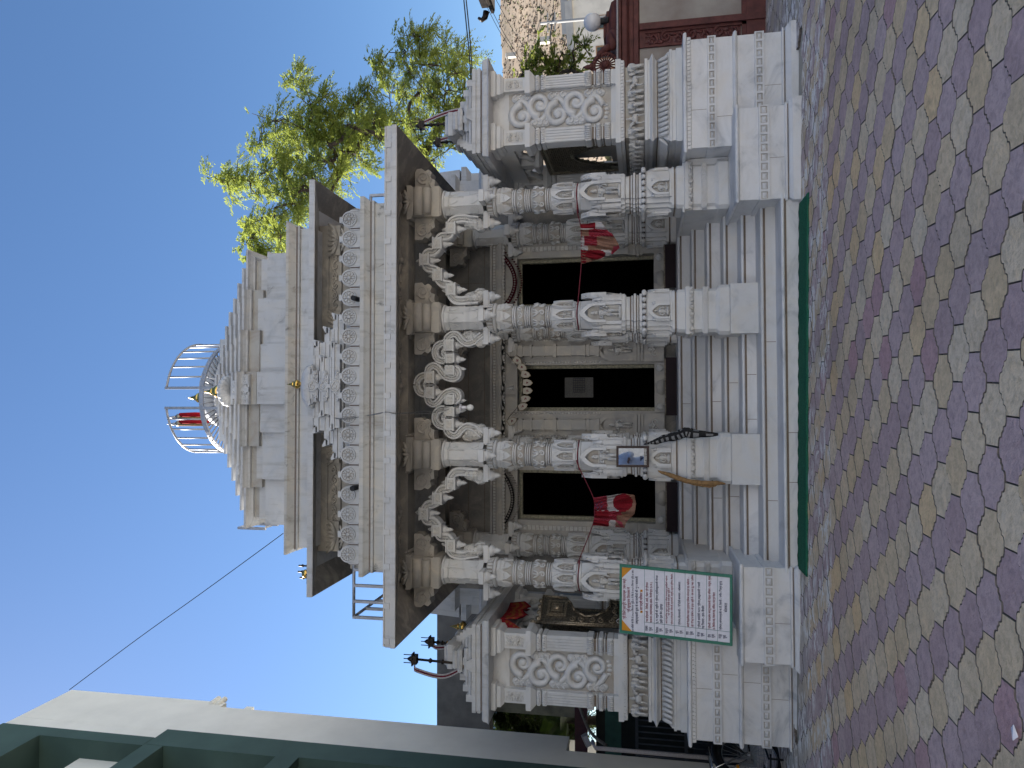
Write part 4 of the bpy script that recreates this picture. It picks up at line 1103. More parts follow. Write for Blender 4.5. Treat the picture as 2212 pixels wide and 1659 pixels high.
# ---------------------------------------------------------------- notice board leaning on the left outer pillar
zs=Z(2450,2200,4.147)
def signpt(zx,zb,out=0):
    a,b=zs(zx,zb); k=(zx-120)/1870
    return at(a,b,.30+(-.005-.30)*k-out)
def quad(b,zx0,zx1,l0,l1,r0,r1,out):
    pass
sign=thing('notice_board','tall white Hindi notice board with green frame leaning on the left outer pillar','notice board',tuple(signpt(1990,1000)))
def sl(p): return Vector(p)-Vector(sign.location)
TLc,TRc,BRc,BLc=[signpt(*q) for q in ((122,1368),(122,230),(1990,412),(1990,1590))]
nrm=(TRc-TLc).cross(BLc-TLc).normalized()
if nrm.y>0: nrm=-nrm
def sp_(u,v,o=0): # u 0..1 left-right, v 0..1 top-bottom
    return sl(TLc.lerp(TRc,u).lerp(BLc.lerp(BRc,u),v)+nrm*o)
def spx(zx,zb,o=0):
    v=(zx-122)/1868; l=1368+(1590-1368)*v; r=230+(412-230)*v
    return sp_((l-zb)/(l-r),v,o)
def slab(b,u0,u1,v0,v1,o0,o1):
    q=[(u0,v0),(u1,v0),(u1,v1),(u0,v1)]
    b.loft([[tuple(sp_(u,v,o0)) for u,v in q],[tuple(sp_(u,v,o1)) for u,v in q]],True,False)
M['sign_green']=plain('sign_frame_green',(.035,.185,.125),.5,0,.1,20); M['sign_white']=plain('sign_sheet_white',(.72,.71,.77),.55,0,.04,30,.02); M['sign_orange']=plain('sign_orange',(.62,.26,.015),.6,0,.06); M['sign_line']=plain('sign_rule_teal',(.06,.17,.19),.6,0,.05)
b=MB()
fu,fv=.040,.021
slab(b,0,1,0,fv,-.012,.014); slab(b,0,1,1-fv,1,-.012,.014); slab(b,0,fu,fv,1-fv,-.012,.013); slab(b,1-fu,1,fv,1-fv,-.012,.013)
b.build('board_frame',[M['sign_green']],sign)
b=MB(); slab(b,fu,1-fu,fv,1-fv,-.008,.004)
for pts in (((158,1335),(158,1150),(340,1352)),((158,285),(158,465),(345,297))):
    b.mat(1).loft([[tuple(spx(*q,.0042)) for q in pts],[tuple(spx(*q,.0052)) for q in pts]],True,False)
b.mat(2)
for zx in (555,722,893,1063,1236,1410,1584,1757):
    v=(zx-122)/1868; slab(b,fu,1-fu,v-.0014,v+.0014,.0042,.0058)
vv0=(555-122)/1868; ul=lambda v:(1368+222*v-(1195+(zxv(v)-555)*.117))/(1138+40*v)
zxv=lambda v:122+1868*v
for i in range(12):
    va=vv0+(1-fv-vv0)*i/12; vb=vv0+(1-fv-vv0)*(i+1)/12; u=ul((va+vb)/2); slab(b,u-.0025,u+.0025,va,vb,.0042,.006)
b.mat(1); 
for zb in (1025,678): b.loft([[tuple(spx(482+dx,zb+db,o)) for dx,db in ((0,18),(0,-18),(38,-18),(38,18))] for o in (.0042,.0055)],True,False)
b.build('board_sheet',[M['sign_white'],M['sign_orange'],M['sign_line']],sign)
def deva(s):
    cons=lambda c:'\u0915'<=c<='\u0939'
    out=[]
    for ch in s:
        if ch=='\u093f':
            i=len(out)-1
            while i>=2 and out[i-1]=='\u094d': i-=2
            out.insert(max(i,0),ch)
        else: out.append(ch)
    return ''.join(out)
TXT=[("श्री जिनेश्वरसूरि खरतरगच्छ भवन मध्ये",208,1148,472,1,62),("श्री कुन्थुनाथ जिनालय में",283,1035,615,1,60),
("१२ महिने के वि.सं.२०८१ मिगसर सुदि-५ से वि.सं.२०८२ मिगसर सुदि-४ तक",352,1348,335,0,44),("अष्टप्रकारी पूजा के लाभार्थीयों की शुभ नामावली",424,1228,435,0,54),("लाभार्थी परिवार",500,995,708,1,56),
("प्रक्षाल",600,1340,1255,0,46),("पूजा",668,1342,1278,0,46),("शाह हर्षितजी - निधिजी, आदी, सोहम श्रीश्रीमाल",600,1198,535,1,46),("बाकला (अहमदाबाद) हाल- मेनचेस्टर (U.K.)",668,1205,533,1,46),
("विलेपन",768,1378,1275,0,46),("पूजा",840,1356,1300,0,46),("पू. प. मधुजी की स्मृति में श्रीमान् प्रदीपकुमारजी चोपडा",768,1218,420,0,46),("पुत्री- पूजा जैन - दुर्गापुर",840,1215,895,0,46),
("चन्दन",940,1388,1298,0,46),("पूजा",1010,1375,1315,0,46),("बंगदेशोद्धारिका महान पुण्यप्रभाविका मंगलरत्ना प्रवर्तिनी महोदया",930,1222,425,1,34),("श्री शशिप्रभाश्रीजी म.की पुण्य स्मृति में",970,1090,632,1,36),("श्रीमान् राजेन्द्रजी- गरीमाजी, कृपाबाजी- अंजुजी, अनुपमा लुणिया- बिकानेर",1020,1240,397,1,36),
("धुप",1108,1385,1335,0,46),("पूजा",1178,1392,1335,0,46),("श्रीमान् जेठमलजी - शशिदेवी बागचार - कोलकाता",1145,1252,530,0,46),
("पुष्प",1282,1410,1350,0,46),("पूजा",1352,1412,1350,0,46),("बंगदेशोद्धारिका महान पुण्यप्रभाविका चांपरत्ना प्र. महोदया -",1288,1275,460,1,42),("श्री शशिप्रभाश्रीजी म. की पुण्य स्मृति में - एक परम गुरू भक्त श्राविका",1358,1282,415,1,42),
("केसर",1450,1437,1360,0,46),("पूजा",1522,1436,1375,0,46),("श्रीमती रामादेवी W/O श्रीमान् बाबूलालजी भंसाली",1465,1290,530,0,46),("गढ़ सिवाणा - हाल- बैंगलोर",1528,1302,922,0,46),
("दीप",1625,1450,1393,0,46),("पूजा",1695,1458,1393,0,46),("श्रीमती शारदाबेन जयसुखलालजी मेहता परिवार - माटुंगा, मुंबई",1632,1312,430,1,46),("ह- विपीनभाई, पंकजभाई, अंकित, पार्श्व मेहता",1702,1318,700,1,46),
("वस्त्र",1805,1465,1390,0,46),("पूजा",1878,1468,1408,0,46),("श्रीमान् आगमचन्दजी अ.सौ. रेवाजी - समीर- शिल्पा दुगड़",1808,1330,512,0,46),("कोलकाता",1882,1030,875,0,46)]
def text_mesh(s):
    cu=bpy.data.curves.new('t','FONT'); cu.body=s; cu.size=1; cu.resolution_u=2; cu.offset=.022
    o=bpy.data.objects.new('t',cu); C.objects.link(o); bpy.context.view_layer.update()
    me=bpy.data.meshes.new_from_object(o.evaluated_get(bpy.context.evaluated_depsgraph_get()))
    vs=[v.co.copy() for v in me.vertices]; fs=[tuple(p.vertices) for p in me.polygons]
    bpy.data.objects.remove(o); bpy.data.curves.remove(cu); bpy.data.meshes.remove(me); return vs,fs
b=MB()
for s,zx,l,r,col,h in TXT:
    vs,fs=text_mesh(deva(s))
    if not vs: continue
    x0=min(v.x for v in vs); x1=max(v.x for v in vs); y0=min(v.y for v in vs); y1=max(v.y for v in vs)
    H=h*1.25; b.cur=col
    b.raw([tuple(spx(zx+H*(.5-(v.y-y0)/(y1-y0)),l+(r-l)*(v.x-x0)/(x1-x0),.0065)) for v in vs],fs,False)
b.build('lettering',[M['navy'],M['redink']],sign)
b=MB(); h=spx(122,1180); b.tube([h+Vector((.025*math.cos(t),0,.0+.035*math.sin(t))) for t in [i*PI/8 for i in range(9)]],.004,5); b.build('hanging_loop',[M['steel']],sign)
# ---------------------------------------------------------------- cords with cloths between the pillars
def cord(pts,r,name,mat,label,cat,sag=0):
    b=MB(); b.tube(spline(pts,5),r,5); return tag(b.build(name,[mat]),label,cat)
M['cord']=plain('red_cord',(.17,.02,.035),.8,0,.1)
zc=Z(2200,780,2.765); zl=Z(2250,1850,4.1475)
YS=.53
cord([at(*zc(298,30),YS),at(*zc(300,180),YS),at(*zc(335,320),YS-.02),at(*zc(344,460),YS-.03),at(*zc(345,760),YS-.02),at(*zc(330,950),YS),at(*zc(308,1180),YS),at(*zc(295,1215),YS)],.0055,'cord',M['cord'],'thin red cord holding the cloth between the two right pillars','cord')
cord([at(*zl(230,-40),YS),at(*zl(265,60),YS),at(*zl(510,580),YS-.02),at(*zl(530,800),YS-.03),at(*zl(500,1040),YS-.02),at(*zl(285,1590),YS),at(*zl(255,1680),YS)],.0055,'cord',M['cord'],'thin red cord holding the cloth between the two left pillars','cord')
b=MB()
for px in (-2.3,-.85,.85,2.3):
    pts=[(px+.02+.178*math.cos(t),.8+.178*math.sin(t),2.372+.006*math.sin(3*t)) for t in [i*PI/12 for i in range(25)]]
    c=MB(); c.tube(pts,.007,5); tag(c.build('tied_cord',[M['cord']]),{-2.3:'red cord tied round the left outer pillar',-.85:'red cord tied round the left inner pillar',.85:'red cord tied round the right inner pillar',2.3:'red cord tied round the right outer pillar'}[px],'cord','cords tied round the pillars')
def cloth(name,top,bot,conv,colf,label,nx=56,ny=44,folds=5,seed=1):
    r=random.Random(seed)
    def along(P,t):
        L=[0]
        for i in range(len(P)-1): L.append(L[-1]+math.dist(P[i],P[i+1]))
        s=t*L[-1]
        for i in range(len(P)-1):
            if s<=L[i+1] or i==len(P)-2:
                k=(s-L[i])/(L[i+1]-L[i]); return (P[i][0]+(P[i+1][0]-P[i][0])*k,P[i][1]+(P[i+1][1]-P[i][1])*k)
    b=MB(); vs=[]; zz=[]
    ph=[r.uniform(0,6) for _ in range(4)]
    for i in range(nx+1):
        u=i/nx; t0=along(top,u); t1=along(bot,u)
        for j in range(ny+1):
            v=j/ny; zx=t0[0]+(t1[0]-t0[0])*v; zb=t0[1]+(t1[1]-t0[1])*v
            zb+=6*math.sin(v*7+u*9+ph[3])*v*(1-v)*4*.6
            d=.035*math.sin(u*folds*2*PI+ph[0]+v*1.5)*(.45+.55*v)+.018*math.sin(u*folds*4.3*PI+ph[1]-v*4)+.02*math.sin(v*9+ph[2]+u*5)*v
            vs.append(at(*conv(zx,zb),YS-.03-d)); zz.append((zx,zb))
    b.v=[tuple(p) for p in vs]
    for i in range(nx):
        for j in range(ny):
            k=i*(ny+1)+j; q=[k,k+1,k+ny+2,k+ny+1]
            zx=sum(zz[m][0] for m in q)/4; zb=sum(zz[m][1] for m in q)/4
            b.f.append(q); b.m.append(colf(zx,zb)); b.sm.append(True)
    o=b.build(name,[M['red'],M['white_cloth'],M['tan'],M['pink_red'],M['navy']]); o.modifiers.new('thick','SOLIDIFY').thickness=.003
    return tag(o,label,'cloth','patchwork cloths hung on cords')
def colL(x,y):
    if (x-1000)**2/165**2+(y-665)**2/148**2<1: return 0
    if y<800 and x<745+ (y-700)*.05: 
        if (x-610)**2+(y-715)**2<85**2 and (int(x/13)+int(y/17))%4==0: return 4
        return 3 if int(y/11)%2 else 0
    if y<805: return 1 if x<985 else 2
    if y<915 and x<770: return 0
    if y<880 and x<980: return 3 if int(y/9)%2 else 0
    if y<960: return 2 if x>900 else (3 if int((y-x*.35)/10)%2 else 0)
    if x<770: return 0 if y>960 else 1
    if x<880: return 1
    return 3 if int(y/10)%2 else 2
cloth('hanging_cloth',[(510,582),(528,690),(545,800),(535,900),(515,960),(500,1042)],[(820,545),(1000,513),(1195,540),(1222,690),(1195,850),(1060,985),(1030,1085),(880,1072)],zl,colL,'red and white patchwork cloth with one large red disc, hung over the left doorway',folds=4,seed=2)
def colR(x,y):
    if y<380: return 0 if (x<500 and y<372) else 1
    if y<455: return 2 if x<430 else (3 if int((y+x*.4)/9)%2 else 0)
    if y<560: 
        if x<380: return 1
        return 3 if int((y-x*.25)/8)%2 and x<520 else (2 if x>520 else 0)
    if y<610: return 1 if x<420 else (2 if x<700 else 3)
    if (x-500)**2/115**2+(y-655)**2/55**2<1: return 0
    if x<400: return 0 if int(y/10)%3 else 2
    if x>680: return 3 if int(y/9)%2 else 0
    return 1 if x>540 else 2
cloth('hanging_cloth',[(335,325),(342,460),(342,600),(345,762)],[(568,297),(640,400),(690,430),(745,520),(772,580),(690,655),(560,705),(370,760)],zc,colR,'crumpled red and white patchwork cloth bunched up beside the right doorway',folds=6,seed=5)
# ---------------------------------------------------------------- mirror, tied cloths on the left inner pillar
zm=Z(2400,1740,4.0218)
A_=at(*zm(262,515),.418); B_=at(*zm(262,175),.418); D_2=at(*zm(790,518),.432); E_2=at(*zm(790,180),.432)
mirror=thing('framed_mirror','dark framed mirror hung on the left inner pillar reflecting a person','mirror',tuple(D_2))
ux_=(B_-A_).normalized(); vz_=(A_-D_2).normalized(); nn=ux_.cross(vz_).normalized()
if nn.y>0: nn=-nn
wM=(B_-A_).length; hM=(A_-D_2).length
def mp(u,v,o): return tuple(ux_*u+vz_*v+nn*o)
def mslab(b,u0,u1,v0,v1,o0,o1):
    b.loft([[mp(u,v,o0) for u,v in ((u0,v0),(u1,v0),(u1,v1),(u0,v1))],[mp(u,v,o1) for u,v in ((u0,v0),(u1,v0),(u1,v1),(u0,v1))]],True,False)
b=MB(); f=.026
mslab(b,0,wM,hM-f,hM,-.01,.015); mslab(b,0,wM,0,f*1.1,-.01,.018); mslab(b,0,f,f*1.1,hM-f,-.01,.0145); mslab(b,wM-f,wM,f*1.1,hM-f,-.01,.0145)
b.build('mirror_frame',[M['frame_wood']],mirror)
mg=NT('mirror_glass'); mg.bsdf((.52,.545,.58),.02,1)
b=MB(); mslab(b,f,wM-f,f*1.1+.030,hM-f,-.005,.004); b.build('mirror_glass',[mg.m],mirror)
pe=plain('flaking_silver_edge',(.42,.42,.41),.5,.3,.6,60,.3,dark=(.05,.04,.04)); b=MB(); mslab(b,f,wM-f,f*1.1,f*1.1+.030,-.005,.006); b.build('flaked_edge',[pe],mirror)
def rag(name,pts,w,mats,label,colf):
    "a bunched cloth: a flattened tube along pts"
    b=MB(); sp=spline(pts,8); n=14
    for i,p in enumerate(sp):
        k=i/(len(sp)-1)
    rings=[]
    for i,p in enumerate(sp):
        d=(sp[min(i+1,len(sp)-1)]-sp[max(i-1,0)]).normalized(); u=Vector((d.z,0,-d.x)).normalized(); v=d.cross(u)
        k=i/(len(sp)-1)*(len(w)-1); kk=min(int(k),len(w)-2); ww=w[kk]+(w[kk+1]-w[kk])*(k-kk)
        rings.append([tuple(p+u*ww*(1+.22*math.sin(5*t+i*.5))*math.cos(t)+v*ww*.55*(1+.22*math.sin(5*t+i*.5))*math.sin(t)) for t in [2*PI*j/n for j in range(n)]])
    b.loft(rings,True,True)
    for q in range(len(b.f)): b.m[q]=colf(q//n,q%n)
    return tag(b.build(name,mats),label,'cloth')
M['blk_cloth']=cloth_mat('black_cotton',(.025,.025,.026)); M['grey_cloth']=cloth_mat('grey_cotton',(.24,.24,.24)); M['ochre_cloth']=cloth_mat('ochre_cloth',(.30,.18,.085),.5,40)
rag('checked_cloth',[at(*zm(700,150),.53),at(*zm(790,130),.52),at(*zm(900,105),.50),at(*zm(1060,50),.50),at(*zm(1250,10),.46),at(*zm(1380,-40),.42),at(*zm(1500,-20),.42),at(*zm(1900,-10),.40)],[.006,.012,.03,.04,.045,.055,.05,.012],[M['blk_cloth'],M['grey_cloth']],'black and grey checked cloth twisted round the left inner pillar',lambda i,j:1 if (i//2)%2==0 and j%5<3 else 0)
rag('ochre_cloth',[at(*zm(930,570),.52),at(*zm(1000,605),.50),at(*zm(1150,650),.48),at(*zm(1300,710),.46),at(*zm(1480,755),.44),at(*zm(1700,775),.43),at(*zm(1900,775),.42),at(*zm(2020,785),.42)],[.004,.015,.024,.026,.024,.026,.022,.005],[M['ochre_cloth']],'ochre brown cloth slung beside the left inner pillar pedestal',lambda i,j:0)
cl=MB(); sag=[at(*zm(1300,745),.44),at(*zm(1500,810),.43),at(*zm(1760,850),.42),at(*zm(1860,830),.42),at(*zm(1910,785),.42),at(*zm(1480,760),.44)]
cl.raw([tuple(p) for p in sag]+[tuple(p+Vector((0,.02,0))) for p in sag],[(0,1,2,3,4,5),(11,10,9,8,7,6)]+[(i,(i+1)%6,(i+1)%6+6,i+6) for i in range(6)],True)
tag(cl.build('sagging_cloth',[M['ochre_cloth']]),'loose end of ochre cloth sagging below the pedestal edge','cloth')
# ---------------------------------------------------------------- green carpet, door boards, door hangings, bulb
b=MB(); y0,y1=-.44,-.035; xa,xb=-1.90,1.88; nx,ny=90,8
def cz(x,y,i,j): return gz(x)+.016+.004*math.sin(i*1.7)*math.sin(j*2.1)
vs=[]
for i in range(nx+1):
    for j in range(ny+1):
        x=xa+(xb-xa)*i/nx; y=y0+(y1-y0)*j/ny+(.012*math.sin(i*.9)+.006*math.sin(i*2.7) if j in(0,) else 0)+(-.02*(x+1.9)/3.8)
        vs.append((x,y,cz(x,y,i,j)))
fs=[(i*(ny+1)+j,(i+1)*(ny+1)+j,(i+1)*(ny+1)+j+1,i*(ny+1)+j+1) for i in range(nx) for j in range(ny)]
b.raw(vs,fs,True); o=b.build('carpet_runner',[M['green_mat']]); s_=o.modifiers.new('thick','SOLIDIFY'); s_.thickness=.014; s_.offset=-1; tag(o,'long green carpet runner laid on the paving before the steps','carpet')
for (x0,x1,lab) in ((-1.98,-1.30,'maroon wooden board across the left doorway'),(-.37,.44,'maroon wooden board across the middle doorway'),(1.42,2.03,'maroon wooden board across the right doorway')):
    t=thing('threshold_board',lab,'board',((x0+x1)/2,2.3,1.14),'door boards'); w=(x1-x0)/2
    b=MB(); b.box(-w,w,-.018,.018,0,.150); b.build('panel',[M['maroon']],t)
    b=MB(); b.box(-w,w,-.03,.03,.150,.166); b.build('rail',[M['wood_old']],t)
def garland(cx,w,z,drop,style,label):
    t=thing('door_hanging',label,'door hanging',(cx,2.46,z),'hangings over the doors'); b=MB(); c2=MB()
    n=26; pts=[]
    for i in range(n+1):
        u=i/n*2-1; pts.append(Vector((u*w/2,0,-drop*(1-u*u))))
    b.tube(pts,.030 if style=='dark' else .034,6)
    for i,p in enumerate(pts): c2.ball((p.x,-.03,p.z),(.014,.012,.014),6,4); 
    b.build('band',[M['blk_cloth'] if style=='dark' else M['redk']],t)
    for i,p in enumerate(pts[:-1]):
        q=(p+pts[i+1])/2; c2.tube([(p.x,0,p.z-.02),(q.x,0,q.z-.085),(pts[i+1].x,0,pts[i+1].z-.02)],.006,4); c2.mat(1).ball((q.x,0,q.z-.10),(.012,.010,.018),6,4).mat(0)
    c2.build('beads',[M['bead'],M['redk'] if style!='dark' else M['bead']],t)
M['redk']=cloth_mat('dark_red_band',(.07,.008,.016)); M['bead']=plain('pale_beads',(.30,.27,.25),.5)
garland(1.60,.92,3.72,.26,'red','dark red beaded garland sagging over the right doorway')
garland(-1.60,.92,3.72,.22,'dark','black mirror-work garland sagging over the left doorway')
t=thing('leaf_hanging','string of eight white leaf-shaped tags with symbols over the middle doorway','door hanging',(0,2.36,3.4))
zd=Z(1950,1250,2.602)
tags=[((310,500),-35),((360,570),-25),((395,645),-12),((415,730),-4),((415,815),2),((395,898),10),((365,978),22),((255,1130),30)]
b=MB(); pp=[at(*zd(200,425),2.36),at(*zd(280,520),2.36),at(*zd(345,640),2.36),at(*zd(368,770),2.36),at(*zd(350,900),2.36),at(*zd(300,1000),2.36),at(*zd(230,1080),2.36),at(*zd(200,1140),2.36)]
b.tube([p-Vector((0,2.36,3.4)) for p in spline(pp,5)],.005,4); b.build('thread',[M['black']],t)
M['tagw']=plain('cream_tag',(.50,.47,.41),.7,0,.08,30); M['tage']=plain('tag_edge_gold',(.20,.12,.05),.5)
SYM={'sw':[((-.6,.6),(-.6,0),(.6,0),(.6,-.6)),((.6,.6),(0,.6),(0,-.6),(-.6,-.6))],'om':[((-.5,.5),(0,.55),(.05,.1),(-.25,.02),(.1,-.1),(.05,-.5),(-.5,-.45)),((.05,0),(.45,.1),(.55,-.3),(.3,-.35))],'sr':[((-.6,.45),(.6,.45)),((-.3,.4),(-.35,0),(.0,-.05),(.0,.4)),((.3,.4),(.3,-.5)),((-.1,-.15),(.1,-.4))]}
for i,(q,ang) in enumerate(tags):
    p=at(*zd(*q),2.35)-Vector((0,2.36,3.4)); b=MB()
    lf=[(-.038,.062),(.038,.062),(.05,.01),(.034,-.045),(0,-.075),(-.034,-.045),(-.05,.01)]
    b.mat(1).prism([(x*1.1,z*1.1) for x,z in lf[::-1]],-.002,.003); b.mat(0).prism(lf[::-1],-.006,-.002)
    b.mat(2)
    for st in SYM[('sw','sr','om','sr','sw','om','om','om')[i]]: b.tube([(x*.026,-.008,z*.026) for x,z in st],.0045,4)
    o=b.build('leaf_tag',[M['tagw'],M['tage'],M['redink']],t,tuple(p)); o.rotation_euler=(0,R(-ang),0)
# hanging calendar inside
t=thing('wall_calendar','pale wall calendar hanging inside the dark middle doorway','calendar',(.05,3.4,2.3))
pa=at(*zd(805,885),3.4); pb=at(*zd(1100,675),3.4)
b=MB(); b.box(pa.x-.05,pb.x-.05,-.004,.004,pb.z-2.3,pa.z-2.3); b.build('page',[M['grey_cloth']],t)
b=MB()
for r_ in range(7): b.box(pa.x+.03,pa.x+.26,-.0065,-.0045,pa.z-2.3-.32+r_*.03,pa.z-2.3-.314+r_*.03)
for c_ in range(7): b.box(pa.x+.03+c_*.037,pa.x+.036+c_*.037,-.007,-.0044,pa.z-2.3-.32,pa.z-2.3-.134); b.build('printed_grid',[M['navy']],t)
p=at(*z5(430,1045),.72)
t=thing('light_bulb','small white bulb in a holder hanging from the middle wave arch','bulb',tuple(p))
b=MB(); b.lathe(0,0,[(.012,-.02),(.034,-.045),(.040,-.075),(.030,-.10),(.006,-.115)][::-1],14); b.build('bulb_glass',[plain('opal_glass',(.75,.75,.74),.25,0,.02)],t)
b=MB(); b.lathe(0,0,[(.02,-.02),(.022,.03),(.016,.045)],12); b.lathe(0,0,[(.045,.045),(.045,.06)],14); b.build('bulb_holder',[M['sign_white']],t)
zp=Z(1150,1300,2.7646)
for k,off in enumerate((0,14)):
    pts=[at(*zp(450,1010+off*.3),.55),at(*zp(580,1040-off*.5),.34),at(*zp(700,1035-off),.33),at(*zp(830,1010+off*.3),.30),at(*zp(1000,985-off*.6),.10),at(*zp(1080,962+off*.2),-.31),at(*zp(1200,980-off*.5),-.31),at(*zp(1350,965+off),.0),at(*zp(1500,980-off*2),.4),at(*zp(1640,965-off),.6),at(*zp(1790,930-off*2),.70),at(*z5(395,1042),.72)]
    cord(pts,.004,'lamp_wire',M['grey_cloth'],('thin grey wire hanging down the facade to the bulb','second thin wire twisted along the facade beside the bulb wire')[k],'wire')
# ---------------------------------------------------------------- steel gallery on the roof crown
gx,gr=-.105,.935; zt,zb_=9.20,8.56
t=thing('steel_gallery','round steel gallery with upright bars on the roof crown, open at the front','railing',(gx,YC,8.5))
def cp(th,r,z): return (r*math.sin(th),-r*math.cos(th),z-8.5)
for s in (-1,1):
    th=[R(10)+R(92)*i/24 for i in range(25)]
    b=MB(); b.tube([cp(s*a,gr,zt) for a in th],.020,6); b.build('top_rail',[M['bright_steel']],t)
    bar=[R(10)+R(92)*i/8 for i in range(9)]
    for i,a in enumerate(bar):
        b=MB(); x,y,_=cp(s*a,gr,0)
        if i==0: b.box(x-.022,x+.022,y-.022,y+.022,8.05-8.5,zt-8.5+.02); b.build('gate_post',[M['bright_steel']],t)
        else: b.tube([(x,y,zb_-8.5),(x,y,zt-8.5)],.014,6); b.build('bar',[M['bright_steel']],t)
    b=MB(); b.tube([cp(s*R(84),gr,zb_+.05),cp(s*R(98),gr,zt-.25)],.014,6); b.build('brace',[M['bright_steel']],t)
b=MB()
for r,z0,z1 in ((gr,8.53,8.60),(.60,8.50,8.55)):
    n=72
    for i in range(n):
        a,a2=2*PI*i/n,2*PI*(i+1)/n
        q=[]
        for (aa,rr) in ((a,r-.015),(a2,r-.015),(a2,r+.015),(a,r+.015)): q.append(cp(aa,rr,0)[:2])
        b.loft([[(x,y,z0-8.5) for x,y in q],[(x,y,z1-8.5) for x,y in q]],True,False)
for i in range(60):
    if i>=100: break
    a=2*PI*i/60; b.tube([cp(a,.60,8.555),cp(a,gr+.03,8.565)],.013,4)
b.build('slatted_floor',[M['steel']],t)
for k in range(8):
    a=R(22.5)+k*PI/4; b=MB(); b.tube([cp(a,.62,8.30),cp(a,.66,8.53)],.016,6); b.tube([cp(a,.62,8.30),cp(a,.85,8.53)],.014,6); b.build('bracket',[M['steel']],t)
b=MB(); b.tube([cp(2*PI*i/48,.66,8.42) for i in range(49)],.022,6); b.build('lower_ring',[M['steel']],t)
# red cloth standards behind the gallery
for px,lab in ((-.44,'right red cloth standard with silver top behind the roof gallery'),(-.56,'left red cloth standard with silver top behind the roof gallery')):
    f=thing('cloth_standard',lab,'standard',(px,3.5,8.9),'red standards on the roof')
    b=MB(); b.tube([(0,0,0),(0,0,.98)],.016,8); b.lathe(0,0,[(.02,.90),(.03,.93),(.02,.97),(.006,1.07)],8); b.build('pole',[M['bright_steel']],f)
    b=MB(); b.tube([(.045,-.02,.80),(.05,-.03,.5),(.05,-.02,.2)],[.035,.042,.03],8); b.mat(1).tube([(-.015,-.04,.82),(-.01,-.05,.5),(-.015,-.04,.2)],[.02,.024,.016],6); b.mat(2).ball((.01,-.02,.83),(.055,.05,.06),8,5); b.build('cloth',[cloth_mat('bright_red_cloth',(.42,.012,.02)),M['ochre_cloth'],M['silver_light']],f)
# small railings on the lower roof
def railing(pts,h,n,label,name='roof_railing',sub=True):
    t=thing(name,label,'railing',pts[0],'steel railings on the lower roof'); o=Vector(pts[0]); P=[Vector(p)-o for p in pts]
    for k in range(len(P)-1):
        b=MB(); b.tube([P[k]+Vector((0,0,h)),P[k+1]+Vector((0,0,h))],.020,6); b.build('rail',[M['steel']],t)
        m=n[k]
        for i in range(m+1):
            if k>0 and i==0: continue
            q=P[k].lerp(P[k+1],i/m); b=MB(); b.box(q.x-.018,q.x+.018,q.y-.018,q.y+.018,q.z,q.z+h+.01); b.build('post',[M['steel']],t)
    return t
railing([(-2.16,.95,4.55),(-2.98,.95,4.55),(-2.98,2.9,4.55)],.78,[4,5],'grey steel railing with posts at the left corner of the lower roof')
railing([(2.34,2.7,4.6),(2.34,1.2,4.6),(2.62,1.2,4.6)],.62,[3,1],'small pale steel railing at the right corner of the lower roof')
railing([(-1.98,2.2,6.9),(-1.98,1.5,6.9)],.42,[2],'bent steel handrail on the left edge of the stepped roof','hand_rail')
# ---------------------------------------------------------------- flag standards on the side shrines
M['rib_w']=cloth_mat('white_ribbon',(.45,.42,.42)); M['rib_r']=cloth_mat('maroon_ribbon',(.16,.02,.04))
def standard(base,h,lean,rib,label,ring=True):
    f=thing('flag_standard',label,'flag standard',tuple(base),'bronze flag standards on the side shrines')
    b=MB(); b.tube([(0,0,-.02),(lean,0,h)],.016,8)
    for k in (.2,.45,.7): b.lathe(lean*k,0,[(.02,h*k-.02),(.034,h*k),(.02,h*k+.02)],8)
    b.build('pole',[M['bronze']],f)
    b=MB(); b.box(lean-.055,lean+.055,-.04,.04,h-.02,h+.03); b.box(lean-.075,lean+.075,-.05,.05,h+.03,h+.045); b.lathe(lean,0,[(.045,h+.045),(.03,h+.08),(.01,h+.11)],10)
    for e in (-.05,0,.05): b.tube([(lean+e,0,h+.05),(lean+e,0,h+.16)],.006,5)
    b.build('canopy_top',[M['bronze']],f)
    if rib:
        pts=spline([Vector((lean+rib[0][0]*0+rib[0][0],-.02,h)),*[Vector((q[0],-.03,q[1])) for q in rib[1:]]],7)
        b=MB(); w=.026
        for e,m_ in ((-.030,0),(-.010,1),(.010,0)):
            b.cur=m_
            b.loft([[(p.x+e,p.y-.004,p.z),(p.x+e+.019,p.y-.004,p.z),(p.x+e+.019,p.y+.004,p.z),(p.x+e,p.y+.004,p.z)] for p in pts],True,True)
        b.build('ribbon',[M['rib_w'],M['rib_r']],f)
    b=MB(); b.lathe(0,0,[(r*.45,z*.35-.06) for r,z in KAL[:12]],14); b.build('pot',[M['gold']],f)
def zpt(z,q,y): return at(*z(*q),y)
z6=Z(1600,1900,1.659); z4=Z(1600,0,1.508)
p1=zpt(z6,(430,1255),.78); t1=zpt(z6,(105,1248),.78); standard(p1,t1.z-p1.z,.02,[(-.07,0),(-.10,.62),(-.16,.28),(-.04,.02)],'tall bronze flag standard with white and maroon ribbon on the left shrine roof')
p2=zpt(z6,(335,1120),1.45); t2=zpt(z6,(215,1110),1.45); standard(p2,t2.z-p2.z,.01,[(-.03,0),(-.05,.18),(-.03,.0)],'short bronze flag standard above the crown of the left shrine')
p3=zpt(z4,(300,745),1.45); t3=zpt(z4,(140,740),1.45); standard(p3,t3.z-p3.z,.0,[(.03,0),(.12,.10),(.16,-.12),(.18,-.42)],'bronze flag standard with long ribbon on the crown of the right shrine')
